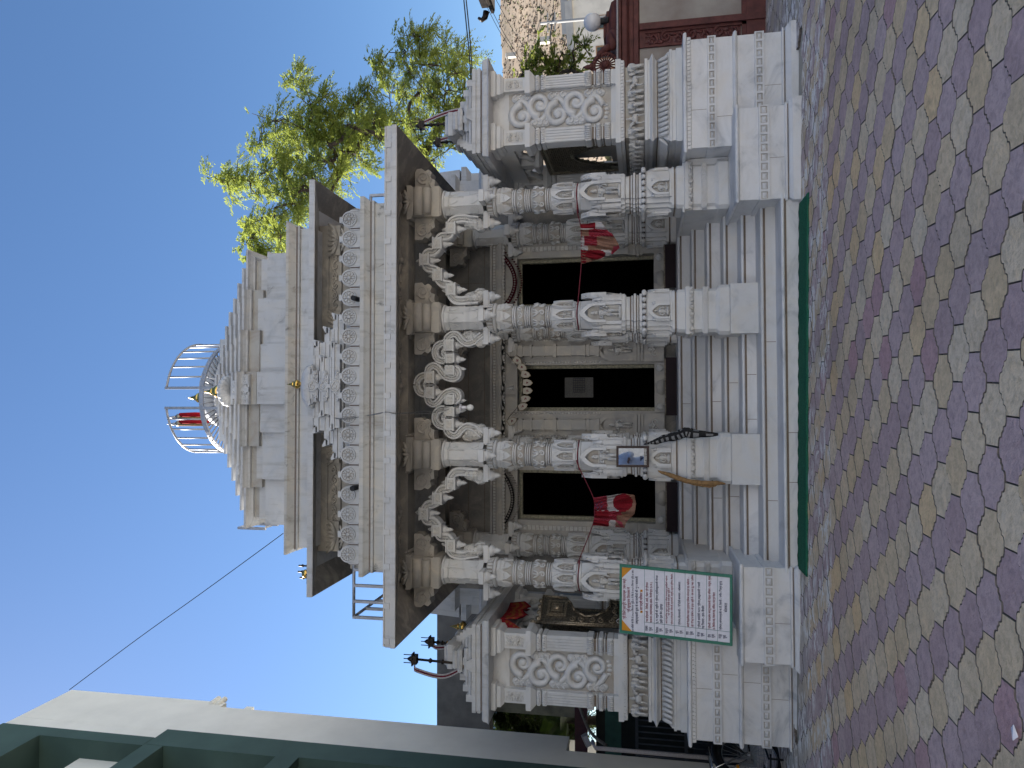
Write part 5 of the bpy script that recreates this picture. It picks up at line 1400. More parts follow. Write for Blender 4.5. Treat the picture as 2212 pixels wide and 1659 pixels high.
p4=zpt(z4,(380,850),2.2); t4=zpt(z4,(240,850),2.2); standard(p4,t4.z-p4.z,.0,[(.03,0),(.09,.0),(.10,-.30)],'smaller bronze flag standard behind on the right shrine roof')
def brass(p,s,label): b=MB(); b.lathe(0,0,[(r*s,z*s) for r,z in KAL],18); return tag(b.build('brass_finial',[M['gold']],None,tuple(p)),label,'finial',"small brass finials on the shrine roofs")
brass(zpt(z6,(455,1010),2.2),.55,'small brass finial at the inner edge of the left shrine roof')
brass(zpt(z4,(405,890),2.35),.5,'small brass finial at the inner edge of the right shrine roof')
z5b=Z(900,2000,3.318)
f=thing('spiked_crest','dark three-spiked crest with brass pot showing behind the left end of the upper eave','crest',tuple(at(*z5b(1082,960),4.5)))
b=MB()
for q in ((870,980),(950,970),(1030,995)):
    p=at(*z5b(q[1],q[0]),4.5)-Vector(f.location); b.tube([(p.x,0,-.05),(p.x,0,p.z)],.018,6); b.ball((p.x,0,p.z*.5),.03,6,4)
b.box(-.20,.17,-.08,.08,-.3,-.04); b.build('spikes',[M['bronze']],f)
b=MB(); b.ball((-.02,-.04,.0),(.085,.07,.07),10,6); b.build('pot',[M['gold']],f)
# ---------------------------------------------------------------- tall building on the left
M['cream']=plain('cream_plaster',(.83,.80,.71),.85,0,.06,1.2,.15); M['dgreen']=plain('dark_green_plaster',(.060,.105,.088),.8,0,.10,1.5,.15); M['glass']=plain('dark_glass',(.03,.04,.045),.08,0,.1)
LX=-5.0
lb=thing('tall_building','tall cream and dark green plastered building at the left edge','building',(LX,-6,0))
def yz(a,b): p=atx(a,b,LX); return p.y,p.z
def lbx(b,x0,x1,y0,y1,z0,z1): b.box(x0-LX,x1-LX,y0+6,y1+6,z0,z1)
yA,zA=yz(1230,1590); yB,zB=yz(475,1528); yT,zT=yz(155,1490); yS,zS=yz(1230,1622)
ye=(yA+yB)/2; yw=yT
zg=yz(362,1578)[1]; ygl=yz(362,1578)[0]; yg0=yz(200,1583)[0]
b=MB()
lbx(b,-11,LX,ygl,ye,zA,zB); lbx(b,-11,LX,ygl,yw,zB,zT); lbx(b,-11,LX-.76,-5,ygl,-.2,zT-.01); lbx(b,-11,LX,ygl,yS,-.2,zA)
lbx(b,LX-.76,LX,-5,ygl,yz(0,1568)[1],zT)
b.build('wall',[M['cream']],lb)
w1y,w1z1=yz(85,1590.8); w1z0=yz(312,1609.8)[1]; w2y,w2z1=yz(352.5,1613.6); w2z0=yz(600,1632)[1]; w3y,w3z1=yz(645,1639); w3z0=yz(1000,1665)[1]
ztop=yz(0,1568)[1]
b=MB()
def green(y0,y1,z0,z1): lbx(b,LX-.76,LX+.02,y0,y1,z0,z1)
green(-5,yg0,w1z1,ztop); green(w1y,yg0,w1z0,w1z1)
green(-5,ygl-.001,w2z1,w1z0) if False else None
lbx(b,LX-.76,LX+.016,-5,yg0,max(w2z1,zg) if False else w2z1,w1z0)
green(w2y,ygl-.001,w2z0,zg); lbx(b,LX-.76,LX+.018,w2y,yg0,zg,w2z1) if w2z1>zg else None
lbx(b,LX-.76,LX+.02,-5,w2y,w3z1,w2z0); lbx(b,LX-.76,LX+.019,w2y,ygl-.001,w3z1,w2z0)
lbx(b,LX-.76,LX+.02,w3y,ygl-.001,w3z0,w3z1); lbx(b,LX-.76,LX+.019,-5,ygl-.001,-.2,w3z0)
lbx(b,LX-.78,LX-.74,-5,w1y,w3z0,ztop)
b.build('green_surround',[M['dgreen']],lb)
# cream strip beside the upper, narrower part of the green surround
b=MB(); lbx(b,LX-.76,LX-.002,yg0,ygl,zg,ztop); b.build('corner_strip',[M['cream']],lb)
for (za,zb2,yy) in ((w1z0,w1z1,w1y),(w2z0,w2z1,w2y),(w3z0,w3z1,w3y)):
    b=MB(); lbx(b,LX-.735,LX-.70,yy-1.5,yy-.15,za+.35,zb2-.15); b.build('window',[M['glass']],lb)
for a0,a1,b0,b1 in ((187.5,276,1628,1634.6),(470,560,1652,1659)):
    p0=atx(a0,b0,LX-.25); p1=atx(a1,b1,LX-.25); b=MB(); lbx(b,LX-.70,LX-.25,p0.y-1.2,p0.y,p1.z,p0.z); b.build('sill_block',[M['cream']],lb)
b=MB()
for e in (.05,.16): b.tube([(0,yw+6-.1,zB+.05+e),(.0,yw+6+.12,zB+.05+e)],.045,8)
b.build('pipe_stub',[M['cream']],lb)
rw=thing('sun_blocker','unseen cream block added behind the tall building to stop stray sun','house',(-10,6,0)); MB().box(-2,1.9,-3,3,-.2,11.5).build('wall',[M['cream']],rw); MB().box(-2.1,2.0,-3.1,3.1,11.5,11.7).build('roof_edge',[M['hgrey_'] if 'hgrey_' in M else M['concrete_'] if 'concrete_' in M else M['cream']],rw)  # out of view, added to block a sun leak
# white down pipe and small ledge on the corner
b=MB(); p=atx(1400,1600,LX+.06); b.tube([(.06,yS+6.02,.2),(.06,yS+6.02,zA-.4),(.06,yS+6.2,zA-.35)],.03,8); b.build('down_pipe',[M['rib_w']],lb)
cord([at(150,1490,1.9),at(300,1378,1.9),at(430,1285,1.9),at(540,1205,1.8),at(612,1152,1.6)],.006,'overhead_wire',M['black'],'single dark wire from the roof to the top of the tall building','wire')
# ---------------------------------------------------------------- concrete structures behind on the left
M['concrete']=plain('grey_concrete',(.17,.165,.16),.9,0,.25,2.5,.3,dark=(.10,.10,.098)); M['olive']=plain('stained_plaster',(.25,.235,.17),.9,0,.25,4,.3,dark=(.13,.12,.09))
cb=thing('concrete_pavilion','grey concrete pavilion with deep roof beam behind the left shrine','building',(-6,6,0))
b=MB(); b.box(-2.5,2.6,0,.3,4.62,5.70); b.box(-2.5,2.6,.3,4,5.4,5.7); b.build('roof_beam',[M['concrete']],cb)
b=MB(); b.box(-.42,2.5,.35,.7,2.9,4.6); b.box(-.1,2.5,.36,.7,-.1,2.9); b.build('wall',[M['olive']],cb)
b=MB(); b.box(-2.4,.6,.2,.32,2.72,2.96); b.build('maroon_lintel',[plain('maroon_paint',(.085,.03,.035),.6)],cb)
tag(MB().box(-6.9,-5.3,4.9,4.98,2.02,2.30).build('green_beam',[plain('green_girder',(.05,.13,.10),.6,0,.2,3)]),'green painted girder across the gap left of the left shrine','girder')
g_=thing('grille_gate','dark metal grille gate in the gap behind the left plinth','gate',(-6,4.6,0))
b=MB()
for i in range(26): b.tube([(-1.2+i*.1,0,.0),(-1.2+i*.1,0,1.75)],.012,4)
for z in (.05,.9,1.72): b.box(-1.25,1.4,-.02,.02,z,z+.05)
b.build('bars',[plain('gate_paint',(.10,.105,.12),.5,.3)],g_)
b=MB(); b.box(-1.2,1.35,.02,.05,.1,.8); 
for i in range(8): b.ball((-1+.3*i,-.02,.5),(.1,.02,.12),8,5)
b.build('sheet_panel',[plain('gate_panel',(.045,.047,.055),.5,.3)],g_)
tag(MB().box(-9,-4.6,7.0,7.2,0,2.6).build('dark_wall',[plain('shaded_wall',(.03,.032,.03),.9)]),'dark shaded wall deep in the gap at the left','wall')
cord([at(1237,1475,5.2),at(1250,1520,5.2),at(1275,1580,4.9),at(1310,1610,4.6)],.03,'bent_pipe',M['wood_old'],'bent brown pipe hanging in the gap at the left','pipe')
p=at(1345*0+ (1600+1380/1.843)/1.8517,(2300+1215/1.843)/1.8517,3.6)
b=MB(); b.box(-.09,.09,-.04,.05,-.03,.06); b.mat(1).box(-.08,.08,-.05,-.04,-.02,.05); o=b.build('flood_lamp',[M['steel'],M['sign_white']],None,tuple(p)); o.rotation_euler=(R(20),R(-25),0); tag(o,'small flood lamp on an arm in the gap at the left','lamp')
# ---------------------------------------------------------------- foliage helpers
def leafmat(name,c1,c2,trans):
    n=NT(name); at_=n.n('ShaderNodeAttribute',attribute_name='tone'); c=n.mix(c1,c2,at_.outputs['Fac'])
    d=n.n('ShaderNodeBsdfPrincipled'); n.l(c,d.inputs['Base Color']); d.inputs['Roughness'].default_value=.5; d.inputs['Specular IOR Level'].default_value=.3
    tr=n.n('ShaderNodeBsdfTranslucent'); c2_=n.mix(c,trans,.6); n.l(c2_,tr.inputs['Color'])
    ms=n.n('ShaderNodeMixShader'); ms.inputs[0].default_value=.5; n.l(d.outputs[0],ms.inputs[1]); n.l(tr.outputs[0],ms.inputs[2]); n.l(ms.outputs[0],n.out.inputs[0]); return n.m
M['neem']=leafmat('neem_leaf',(.095,.15,.032),(.25,.28,.065),(.44,.49,.09)); M['bark']=plain('bark',(.085,.062,.045),.9,0,.3,12,.8)
M['shade_leaf']=leafmat('shade_leaf',(.018,.035,.010),(.04,.06,.015),(.06,.09,.02))  # dark leaf colour stands in for shade in the left gap
M['palm']=leafmat('palm_leaf',(.02,.05,.015),(.05,.09,.02),(.10,.16,.03))
def pinnate(vs,fs,tones,p,d,L,r,n=8,ll=.115,lw=.034):
    d=d.normalized(); s=d.cross(Vector((0,0,1)))
    if s.length<.1: s=Vector((1,0,0))
    s.normalize(); up=s.cross(d); tn=r.random()
    for i in range(n):
        t=(i+1)/n; q=p+d*L*t+Vector((0,0,-.45*L*t*t))
        for e in (-1,1):
            a=(s*e*.9+d*.75+Vector((0,0,-.30+r.uniform(-.25,.25)))+up*r.uniform(-.3,.3)).normalized()
            l=ll*(1-.45*abs(t-.5))*r.uniform(.8,1.2); w=a.cross(Vector((r.uniform(-1,1),r.uniform(-1,1),1.2))).normalized()*lw
            k=len(vs); vs.extend([tuple(q),tuple(q+a*l*.45+w*.5),tuple(q+a*l),tuple(q+a*l*.45-w*.5)]); fs.append((k,k+1,k+2,k+3)); tones.append(min(1,max(0,tn*.7+r.uniform(0,.4))))
def crown(parent,name,vs,fs,tones,mat):
    me=bpy.data.meshes.new(name); me.from_pydata(vs,[],fs); me.materials.append(mat); me.update()
    a=me.attributes.new('tone','FLOAT','FACE'); a.data.foreach_set('value',tones)
    o=bpy.data.objects.new(name,me); C.objects.link(o); o.parent=parent; return o
def neem(name,label,sites,trunk,yr,seed,per=34,grp=None,size=.5,L=.30,leaf='neem'):
    r=random.Random(seed); base=trunk[0]
    t=thing(name,label,'tree',tuple(base),grp); off=Vector(base)
    nodes=[Vector(p)-off for p in trunk]; par=[None]+list(range(len(trunk)-1)); wt=[0]*len(nodes)
    tips=[]
    S=[]
    for a,b_ in sites:
        y=r.uniform(*yr); S.append(at(a,b_,y)-off)
    S.sort(key=lambda p:(p-nodes[-1]).length)
    for p in S:
        i=min(range(len(trunk)-2 if len(trunk)>3 else 0,len(nodes)),key=lambda k:(nodes[k]-p).length+(.0 if nodes[k].z<p.z+.3 else 1.2))
        q=nodes[i]; m=q.lerp(p,.5)+Vector((r.uniform(-.2,.2),r.uniform(-.2,.2),r.uniform(.0,.22)))
        nodes.append(m); par.append(i); wt.append(0); nodes.append(p); par.append(len(nodes)-2); wt.append(0); tips.append(len(nodes)-1)
    for k in tips:
        i=k
        while i is not None: wt[i]+=1; i=par[i]
    b=MB()
    for i in range(1,len(nodes)):
        ra=.0105*math.sqrt(wt[par[i]]); rb=.0105*math.sqrt(wt[i])
        if i<len(trunk): ra=rb=.22-.03*i
        b.tube([nodes[par[i]],nodes[par[i]].lerp(nodes[i],.5)+Vector((r.uniform(-.04,.04),0,r.uniform(-.04,.04))),nodes[i]],[min(ra,.2),min((ra+rb)/2,.2),rb],6)
    vs=[];fs=[];tn=[]
    for k in tips:
        c=nodes[k]
        tw=[]
        for j in range(5):
            e=c+Vector((r.gauss(0,1),r.gauss(0,1),r.gauss(0,.8)))*size*.62
            b.tube([c+Vector((0,0,-.06)),e],[.014,.006],4); tw.append(e)
        for j in range(per):
            w=r.choice(tw); f=r.uniform(.15,1.08); p=c.lerp(w,f)+Vector((r.gauss(0,.05),r.gauss(0,.05),r.gauss(0,.05)))
            d=(w-c).normalized()*.8+Vector((r.gauss(0,1),r.gauss(0,1),r.gauss(.1,.6)))
            pinnate(vs,fs,tn,p,d,L*r.uniform(.7,1.15),r)
    b.build('trunk',[M['bark']],t); crown(t,'crown',vs,fs,tn,M[leaf]); return t
sites=[(488,398),(500,385),(508,372),(535,530),(548,505),(540,392),(560,302),(575,372),(560,418),(600,292),(592,345),(612,400),(590,262),(640,168),(652,195),(668,232),(650,255),(632,305),(640,352),(645,408),(590,478),(602,515),(572,540),(566,470),(680,262),(692,300),(702,350),(722,262),(722,312),(742,350),(762,235),(752,285),(795,183),(800,222),(782,300),(820,135),(830,165),(842,202),(832,252),(802,272),(872,112),(898,80),(905,72),(880,152),(872,202),(902,132),(932,112),(950,142),(922,182),(962,112),(982,160),(942,222),(902,242),(882,272),(862,300),(992,122),(1000,202),(762,332),(702,402),(732,382),(962,202),(932,262),(982,242),(1002,165),(950,300),(922,332),(900,302),(690,420),(660,450),(700,445),(640,470),(780,350),(740,300),(710,290),(765,275),(735,230),(690,215),(820,300),(845,330),(880,330),(905,365),(935,345),(965,270),(1010,230),(850,280),(810,245),(780,255),(620,330),(610,375),(660,330),(672,372),(725,335),(755,315),(700,238),(665,285),(630,440),(655,400),(905,200),(960,240),(540,515),(600,560),(560,560)]
neem('neem_tree','large sparse backlit neem tree behind the right side of the temple',sites,[(8.2,11.5,-.1),(8.0,11.3,2.5),(7.7,11.0,4.6),(7.2,10.6,6.2)],(8.6,11.6),11,per=50,size=.43,L=.32)
neem('neem_shoot','small leafy neem shoot rising beside the right shrine, in front of the hill',[(1130,148),(1150,130),(1165,118),(1190,122),(1210,135),(1225,118),(1255,102),(1235,150),(1180,150),(1140,160),(1200,155),(1160,160)],[(5.6,4.4,.2),(5.5,4.4,1.6),(5.4,4.4,2.3)],(4.1,4.7),5,per=13,size=.20,L=.18)
def palm(x,y,z,seed,label):
    r=random.Random(seed); t=thing('palm_tree',label,'palm',(x,y,0),'palms in the gap at the left'); b=MB(); b.tube([(0,0,-.1),(.05,0,z*.5),(0,0,z)],[.14,.11,.09],8); b.build('trunk',[M['bark']],t)
    vs=[];fs=[];tn=[]
    for k in range(18):
        a=r.uniform(0,2*PI); el=r.uniform(.1,1.1); d=Vector((math.cos(a)*math.cos(el),math.sin(a)*math.cos(el),math.sin(el)))
        for i in range(46):
            t_=i/46; q=Vector((0,0,z))+d*1.7*t_+Vector((0,0,-.9*t_*t_)); s=d.cross(Vector((0,0,1))).normalized()
            for e in (-1,1):
                w=(s*e+d*.8+Vector((0,0,-.35))).normalized(); l=.42*(1-.6*abs(t_-.4)); kk=len(vs); vs.extend([tuple(q),tuple(q+w*l*.5+d*.014),tuple(q+w*l),tuple(q+w*l*.5-d*.014)]); fs.append((kk,kk+1,kk+2,kk+3)); tn.append(r.random())
    crown(t,'crown',vs,fs,tn,M['palm'])
neem('dark_tree','dark leafy tree filling the gap between the left shrine and the tall building',[(1075+i*17%170,1530+(i*37)%90) for i in range(26)],[(-8.2,10,-.1),(-8.1,10,1.5),(-8,10,2.6)],(9.2,10.8),21,per=130,size=.5,L=.34,leaf='shade_leaf')
palm(-7.1,7.8,3.3,1,'dark palm with feathery fronds in the gap beside the tall building'); palm(-8.6,11,4.2,2,'farther palm deep in the gap beside the tall building')
# ---------------------------------------------------------------- red and white pavilion plinth at the right edge
M['redp']=plain('red_oxide_paint',(.125,.038,.034),.7,0,.22,8,.3); M['redc']=marble('carved_red',(.12,.034,.032),(.09,.03,.03),(.08,.03,.028),carve=.9,carve_scale=20); M['wht']=plain('smeared_white_wall',(.36,.33,.30),.85,0,.25,1.6,.25,dark=(.24,.20,.18))
rp=thing('painted_pavilion','red and white painted pavilion plinth at the right edge','building',(6.6,2.2,0))
def ox(p): return p[0]-6.6
b=MB(); b.box(4.15-6.6,9-6.6,0,4,-.3,1.66); b.build('wall',[M['wht']],rp)
b=MB()
b.rect(4.15-6.6,9-6.6,0,4,[(.0,1.62),(.05,1.64),(.05,1.70),(.02,1.71),(.02,1.76),(.09,1.80),(.10,1.86),(.06,1.88)]); b.box(4.1-6.6,9.05-6.6,-.12,4,1.88,1.905)
b.box(5.04-6.6,5.13-6.6,-.07,.0,-.2,1.62); b.box(4.80-6.6,4.83-6.6,-.03,.0,-.2,1.62); b.box(5.0-6.6,5.04-6.6,-.03,0,-.2,1.62); b.box(4.83-6.6,5.0-6.6,-.03,0,1.54,1.62); b.box(4.1-6.6,9-6.6,-.05,0,-.3,.18); b.box(4.1-6.6,9-6.6,-.03,0,.18,.24)
b.box(4.25-6.6,4.66-6.6,-.015,0,.3,1.15); b.mat(1).box(4.83-6.6,5.0-6.6,-.012,0,.25,1.54)
for i in range(7):
    spiral(b,4.915-6.6+(.02 if i%2 else -.02),.36+i*.18,-.02,.075,1.4,.020,1 if i%2 else -1); b.ball((4.915-6.6-(.05 if i%2 else -.05),-.015,.44+i*.18),(.03,.02,.05),6,4)
b.build('red_trim',[M['redp'],M['redc']],rp)
b=MB(); b.rect(4.95-6.6,5.62-6.6,.05,.7,[(0,1.905),(.02,1.93),(-.03,1.97),(-.05,2.02),(-.13,2.06),(-.13,2.09),(-.18,2.11),(-.18,2.14)]); b.build('lamp_base',[M['redp']],rp)
gp=at(1280,48,2.4)
gl=thing('globe_lamp','white opal globe lamp on a short black neck at the right','lamp',tuple(gp))
b=MB(); b.ball((0,0,0),.128,20,12); b.build('globe',[plain('opal_white',(.72,.72,.74),.3,0,.02)],gl); b=MB(); b.lathe(0,0,[(.05,-.24),(.055,-.20),(.04,-.19),(.05,-.15),(.05,-.11)],12); b.build('neck',[M['black']],gl)
ws=thing('wheel_ornament','dark red spoked wheel ornament flanked by a crouching animal on the painted ledge','ornament',(4.63,2.25,1.905))
b=MB()
for i in range(28):
    a,a2=2*PI*i/28,2*PI*(i+1)/28; b.tube([(.17*math.cos(a),0,.20+.17*math.sin(a)),(.17*math.cos(a2),0,.20+.17*math.sin(a2))],.032,6)
for i in range(20): a=2*PI*i/20; b.tube([(0,-.01,.20),(.16*math.cos(a),-.01,.20+.16*math.sin(a))],.012,5)
b.ball((0,-.02,.20),(.05,.04,.05),10,6); b.box(-.16,.16,-.08,.08,0,.04); b.lathe(0,0,[(.05,.38),(.06,.40),(.03,.43),(.035,.45),(.008,.52)],10); b.build('wheel',[M['redp']],ws)
b=MB(); b.ball((.36,.0,.10),(.16,.08,.09),10,6); b.tube([(.26,0,.14),(.22,0,.24),(.17,-.01,.27)],[.06,.045,.03],7); b.ball((.17,-.01,.285),(.055,.035,.035),8,5); b.tube([(.44,-.05,.08),(.32,-.08,.03),(.26,-.09,.02)],[.05,.03,.02],6); b.build('animal',[M['redp']],ws)
cord([(4.3,2.07,1.93),(5.3,2.06,1.925),(6.2,2.06,1.93),(8.5,2.06,1.92)],.014,'white_conduit',M['rib_w'],'white conduit running along the painted ledge at the right','conduit')
rc=MB(); rc.rect(5.66,9,-3.5,2.35,[(0,3.74),(.03,3.76),(.03,3.80),(-.03,3.83),(-.03,3.93),(-.2,4.0)]); rc.tube([(5.62,2.3,3.86),(5.54,2.3,3.88),(5.50,2.3,3.93),(5.54,2.3,3.98)],[.05,.045,.035,.02],8)
rc.box(8.6,8.9,1.9,2.2,0,3.8); tag(rc.build('pavilion_roof',[M['bronze']]),'dark moulded roof corner jutting in at the top right','roof')
# ---------------------------------------------------------------- hill, houses, wires
def hill():
    r=random.Random(9); n=NT('dry_hill'); p=n.pos()
    c=n.mix((.25,.19,.135),(.19,.15,.11),n.ramp(n.noise(p,.09,6,.7),[(.38,0),(.65,1)]))
    c=n.mix(c,(.31,.245,.17),n.ramp(n.noise(p,.42,5,.75),[(.54,0),(.66,1)]))
    c=n.mix(c,(.12,.105,.08),n.ramp(n.noise(p,.7,6,.75,.5),[(.53,0),(.64,.7)]))
    n.bsdf(c,.95)
    b=MB(); nx,ny=90,60; vs=[]
    from mathutils import noise as mn
    def hz(x,y):
        t=max(0,min(1,(y-70)/95)); base=37*t**1.05
        fall=max(0,min(1,(x-12)/36)); k=fall*fall*(3-2*fall)
        return base*(.10+.90*k)*(1+.05*mn.noise(Vector((x*.03,y*.03,2))))+1.6*mn.noise(Vector((x*.07,y*.09,0)))*t+.7*mn.noise(Vector((x*.25,y*.25,5)))*t-.6
    for j in range(ny+1):
        for i in range(nx+1):
            x=-40+240*i/nx; y=68+130*j/ny; vs.append((x,y,hz(x,y)))
    fs=[(j*(nx+1)+i,j*(nx+1)+i+1,(j+1)*(nx+1)+i+1,(j+1)*(nx+1)+i) for j in range(ny) for i in range(nx)]
    b.raw(vs,fs,True); tag(b.build('hill',[n.m]),kind='structure')
    g=MB()
    for k in range(4500):
        y=r.uniform(76,166); x=r.uniform(.30*y,.66*y)
        z=hz(x,y); s=r.uniform(.2,.45)*(1 if r.random()<.975 else 2.2); g.cur=r.choice((0,0,0,0,1,1,2)) if s<1.2 else 2
        for q in range(6):
            a=r.uniform(0,6.3); ex=Vector((math.cos(a),math.sin(a),0))*s*r.uniform(.4,1); u=Vector((r.uniform(-.4,.4),r.uniform(-.4,.4),r.uniform(.4,1.2)))*s
            o=Vector((x,y,z-.1))+ex*.5; kk=len(g.v); g.v.extend([tuple(o-ex*.5),tuple(o+ex*.5),tuple(o+ex*.3+u),tuple(o-ex*.4+u*.8)]); g.f.append([kk,kk+1,kk+2,kk+3]); g.m.append(g.cur); g.sm.append(False)
    tag(g.build('hill_scrub',[plain('dry_scrub',(.32,.24,.175),.95,0,.3,.5),plain('grey_scrub',(.25,.20,.155),.95,0,.3,.5),plain('green_scrub',(.22,.22,.11),.95,0,.3,.5)]),'dry brown and grey scrub covering the hillside','scrub',kind='stuff')
hill()
M['house']=plain('white_house',(.62,.57,.50),.85,0,.10,1.0,.1); M['hgrey']=plain('house_grey',(.33,.32,.31),.85,0,.1,1); M['brownw']=plain('brown_shutter',(.25,.13,.06),.6)
def house(a,b_,y,w,d,h,rz,label,wins):
    p=at(a,b_,y); t=thing('hillside_house',label,'house',tuple(p),'houses at the foot of the hill'); t.rotation_euler=(0,0,R(rz))
    MB().box(-w/2,w/2,-d/2,d/2,-6,h).build('wall',[M['house']],t)
    MB().box(-w/2-.25,w/2+.25,-d/2-.25,d/2+.25,h,h+.22).box(-w/2,w/2,-d/2,-d/2+.15,h+.22,h+.7).build('roof',[M['hgrey']],t)
    for (x,z,ww,hh) in wins:
        f=MB().box(x-ww/2,x+ww/2,-d/2-.08,-d/2+.02,z,z+hh).build('window',[M['brownw']],t)
        MB().box(x-ww/2+.12,x-.04,-d/2-.10,-d/2-.081,z+.12,z+hh-.12).box(x+.04,x+ww/2-.12,-d/2-.10,-d/2-.081,z+.12,z+hh-.12).build('pane',[M['glass']],f)
house(1300,62,60,6.0,5,2.5,-38,'white flat-roofed house with brown shutters behind the globe lamp',[(-1.6,-1.2,1.2,1.7),(1.0,-1.2,1.2,1.7)])
house(1292,6,64,5.0,5,2.9,-30,'white house with grey balcony at the foot of the hill, at the picture edge',[(-1.5,.6,1.1,1.4),(.2,.6,1.1,1.4),(1.7,.6,.9,1.4),(-1.5,-2.0,1.1,1.4),(.2,-2.0,1.1,1.4),(1.7,-2.0,.9,1.4)])
house(1330,118,66,6.5,5,1.4,-48,'low cream house nearest the wheel ornament',[(.2,-.9,1.2,1.3)])
for (a,b_,y,s,lab) in ((1170,232*0+88,118,.5,'tiny white shrine on the hillside'),(1100,120,140,.45,'tiny pale hut high on the hillside'),(1182,168*0+60,128,.45,'tiny white hut lower on the hillside')):
    p=at(a,b_,y); t=thing('hillside_hut',lab,'hut',tuple(p),'tiny huts on the hill'); MB().box(-s,s,-s,s,-1.5,s*1.1).build('wall',[M['house']],t); MB().rect(-s,s,-s,s,[(.2,s*1.1),(-s*.6,s*1.8)]).build('roof',[M['hgrey']],t)
pp_=at(1255,42,50); t=thing('power_pole','pale concrete power pole with cross arms before the hill','pole',(pp_.x,50,0)); MB().tube([(0,0,0),(0,0,9.9)],[.16,.11],8).build('pole',[M['hgrey']],t)
for z in (8.6,9.2): MB().box(-.8,.8,-.05,.05,z,z+.10).build('cross_arm',[M['hgrey']],t)
wires=[((1002,0),(1008,60),(1014,120),(1017,190),(1012,260),8.0,'thick twisted cable strung across the sky at the right'),((1007,0),(1014,70),(1019,140),(1019,200),(1014,262),8.05,'second twisted cable strung beside the thick one'),((1045,0),(1075,60),(1110,115),(1140,160),(1165,200),9,'thin wire slanting down in front of the hill ridge'),((1052,0),(1082,60),(1116,115),(1146,160),(1172,200),9.2,'thin wire just below the slanting wire'),((1072,0),(1108,65),(1140,115),(1160,150),(1180,190),10,'thin wire crossing the brown hillside'),((1170,0),(1167,50),(1163,100),(1160,150),(1158,190),12,'upper thin wire running level across the hillside'),((1196,0),(1192,50),(1188,100),(1184,150),(1182,190),12.2,'lower thin wire running level across the hillside')]
for w in wires: cord([at(*q,w[5]) for q in w[:5]],.015 if w[5]<8.5 else .007,'overhead_wire',M['black'],w[6],'wire')
# ---------------------------------------------------------------- bicycle behind the left plinth
bk=thing('bicycle','black bicycle parked behind the left plinth, rear wheel with white mudguard showing','bicycle',(-4.36,1.0,.0)); bk.rotation_euler=(0,0,R(67))
def wheel(cx,name):
    b=MB(); 
    for rr,tr,m_ in ((.345,.030,0),):
        b.tube([(cx+rr*math.cos(a),0,.40+rr*math.sin(a)) for a in [2*PI*i/40 for i in range(41)]],tr,8)
    w=b.build('wheel',[M['black']],bk)
    b=MB(); b.tube([(cx+.315*math.cos(a),0,.40+.315*math.sin(a)) for a in [2*PI*i/40 for i in range(41)]],.012,6); b.build('rim',[M['chrome']],w)
    b=MB()
    for i in range(28): a=2*PI*i/28; b.tube([(cx+.02*math.cos(a+1.2),.02*(-1)**i,.40+.02*math.sin(a+1.2)),(cx+.31*math.cos(a),0,.40+.31*math.sin(a))],.0025,3)
    b.tube([(cx,-.05,.40),(cx,.05,.40)],.022,8); b.build('spokes',[M['steel']],w)
    b=MB(); b.cbox((cx-.20,-.02,.55),(.09,.012,.03)); b.build('spoke_reflector',[M['sign_orange']],w)
wheel(0,'rear'); wheel(1.02,'front')
b=MB(); b.tube([(0,0,.40),(.42,0,.36),(.33,0,.82),(0,0,.40)],.016,7); b.tube([(.42,0,.36),(.86,0,.80),(.33,0,.76)],.018,7); b.tube([(1.02,0,.40),(.84,0,.90),(.80,0,.98)],.017,7); b.build('frame',[M['black']],bk)
b=MB(); b.tube([(.80,-.28,1.02),(.84,-.1,1.0),(.84,.1,1.0),(.80,.28,1.02)],.013,7); b.build('handlebar',[M['chrome']],bk)
b=MB(); b.ball((.30,0,.90),(.14,.075,.04),10,6); b.tube([(.30,0,.80),(.30,0,.88)],.02,6); b.build('saddle',[M['maroon']],bk)
b=MB(); b.tube([(.40*math.cos(a),0,.40+.40*math.sin(a)) for a in [R(70)+R(75)*i/12 for i in range(13)]],.034,8); b.build('mudguard',[M['black']],bk)
b=MB(); b.tube([(.405*math.cos(a),0,.40+.405*math.sin(a)) for a in [R(146)+R(34)*i/8 for i in range(9)]],.038,8); b.build('mudguard_tip',[M['sign_white']],bk)
b=MB(); b.cbox((-.345,0,.655),(.05,.07,.05)); b.build('tail_reflector',[plain('red_lens',(.5,.01,.02),.2)],bk)
b=MB(); b.tube([(.02,-.07,.86),(-.30,-.07,.84)],.010,6); b.tube([(.02,.07,.86),(-.30,.07,.84),(-.30,-.07,.84)],.010,6); b.tube([(-.28,-.07,.84),(0,-.06,.42)],.009,6); b.tube([(-.28,.07,.84),(0,.06,.42)],.009,6); b.build('carrier',[M['chrome']],bk)
b=MB(); b.cbox((-.455,0,.56),(.008,.13,.12)); pl_=b.build('number_plate',[M['sign_white']],bk)
b=MB()
for s_,zz in (("JU",.575),("5",.515)):
    vs,fs=text_mesh(s_); 
    if vs:
        x0=min(v.x for v in vs);x1=max(v.x for v in vs);y1=max(v.y for v in vs); b.raw([(-.4605,.035-(v.x-x0)/(x1-x0)*.07,zz+v.y/y1*.045-.02) for v in vs],[f[::-1] for f in fs],False)
b.build('plate_text',[M['black']],pl_)
st_=MB()
for x in (-4.75,-4.5,-4.25): st_.tube([(x,.75,gz(x)),(x,.75,.22),(x,1.1,.22)],.012,6)
st_.tube([(-4.8,.75,.20),(-4.2,.75,.20)],.012,6); tag(st_.build('cycle_rack',[M['black']]),'low black cycle rack on the ground under the bicycle wheel','rack')
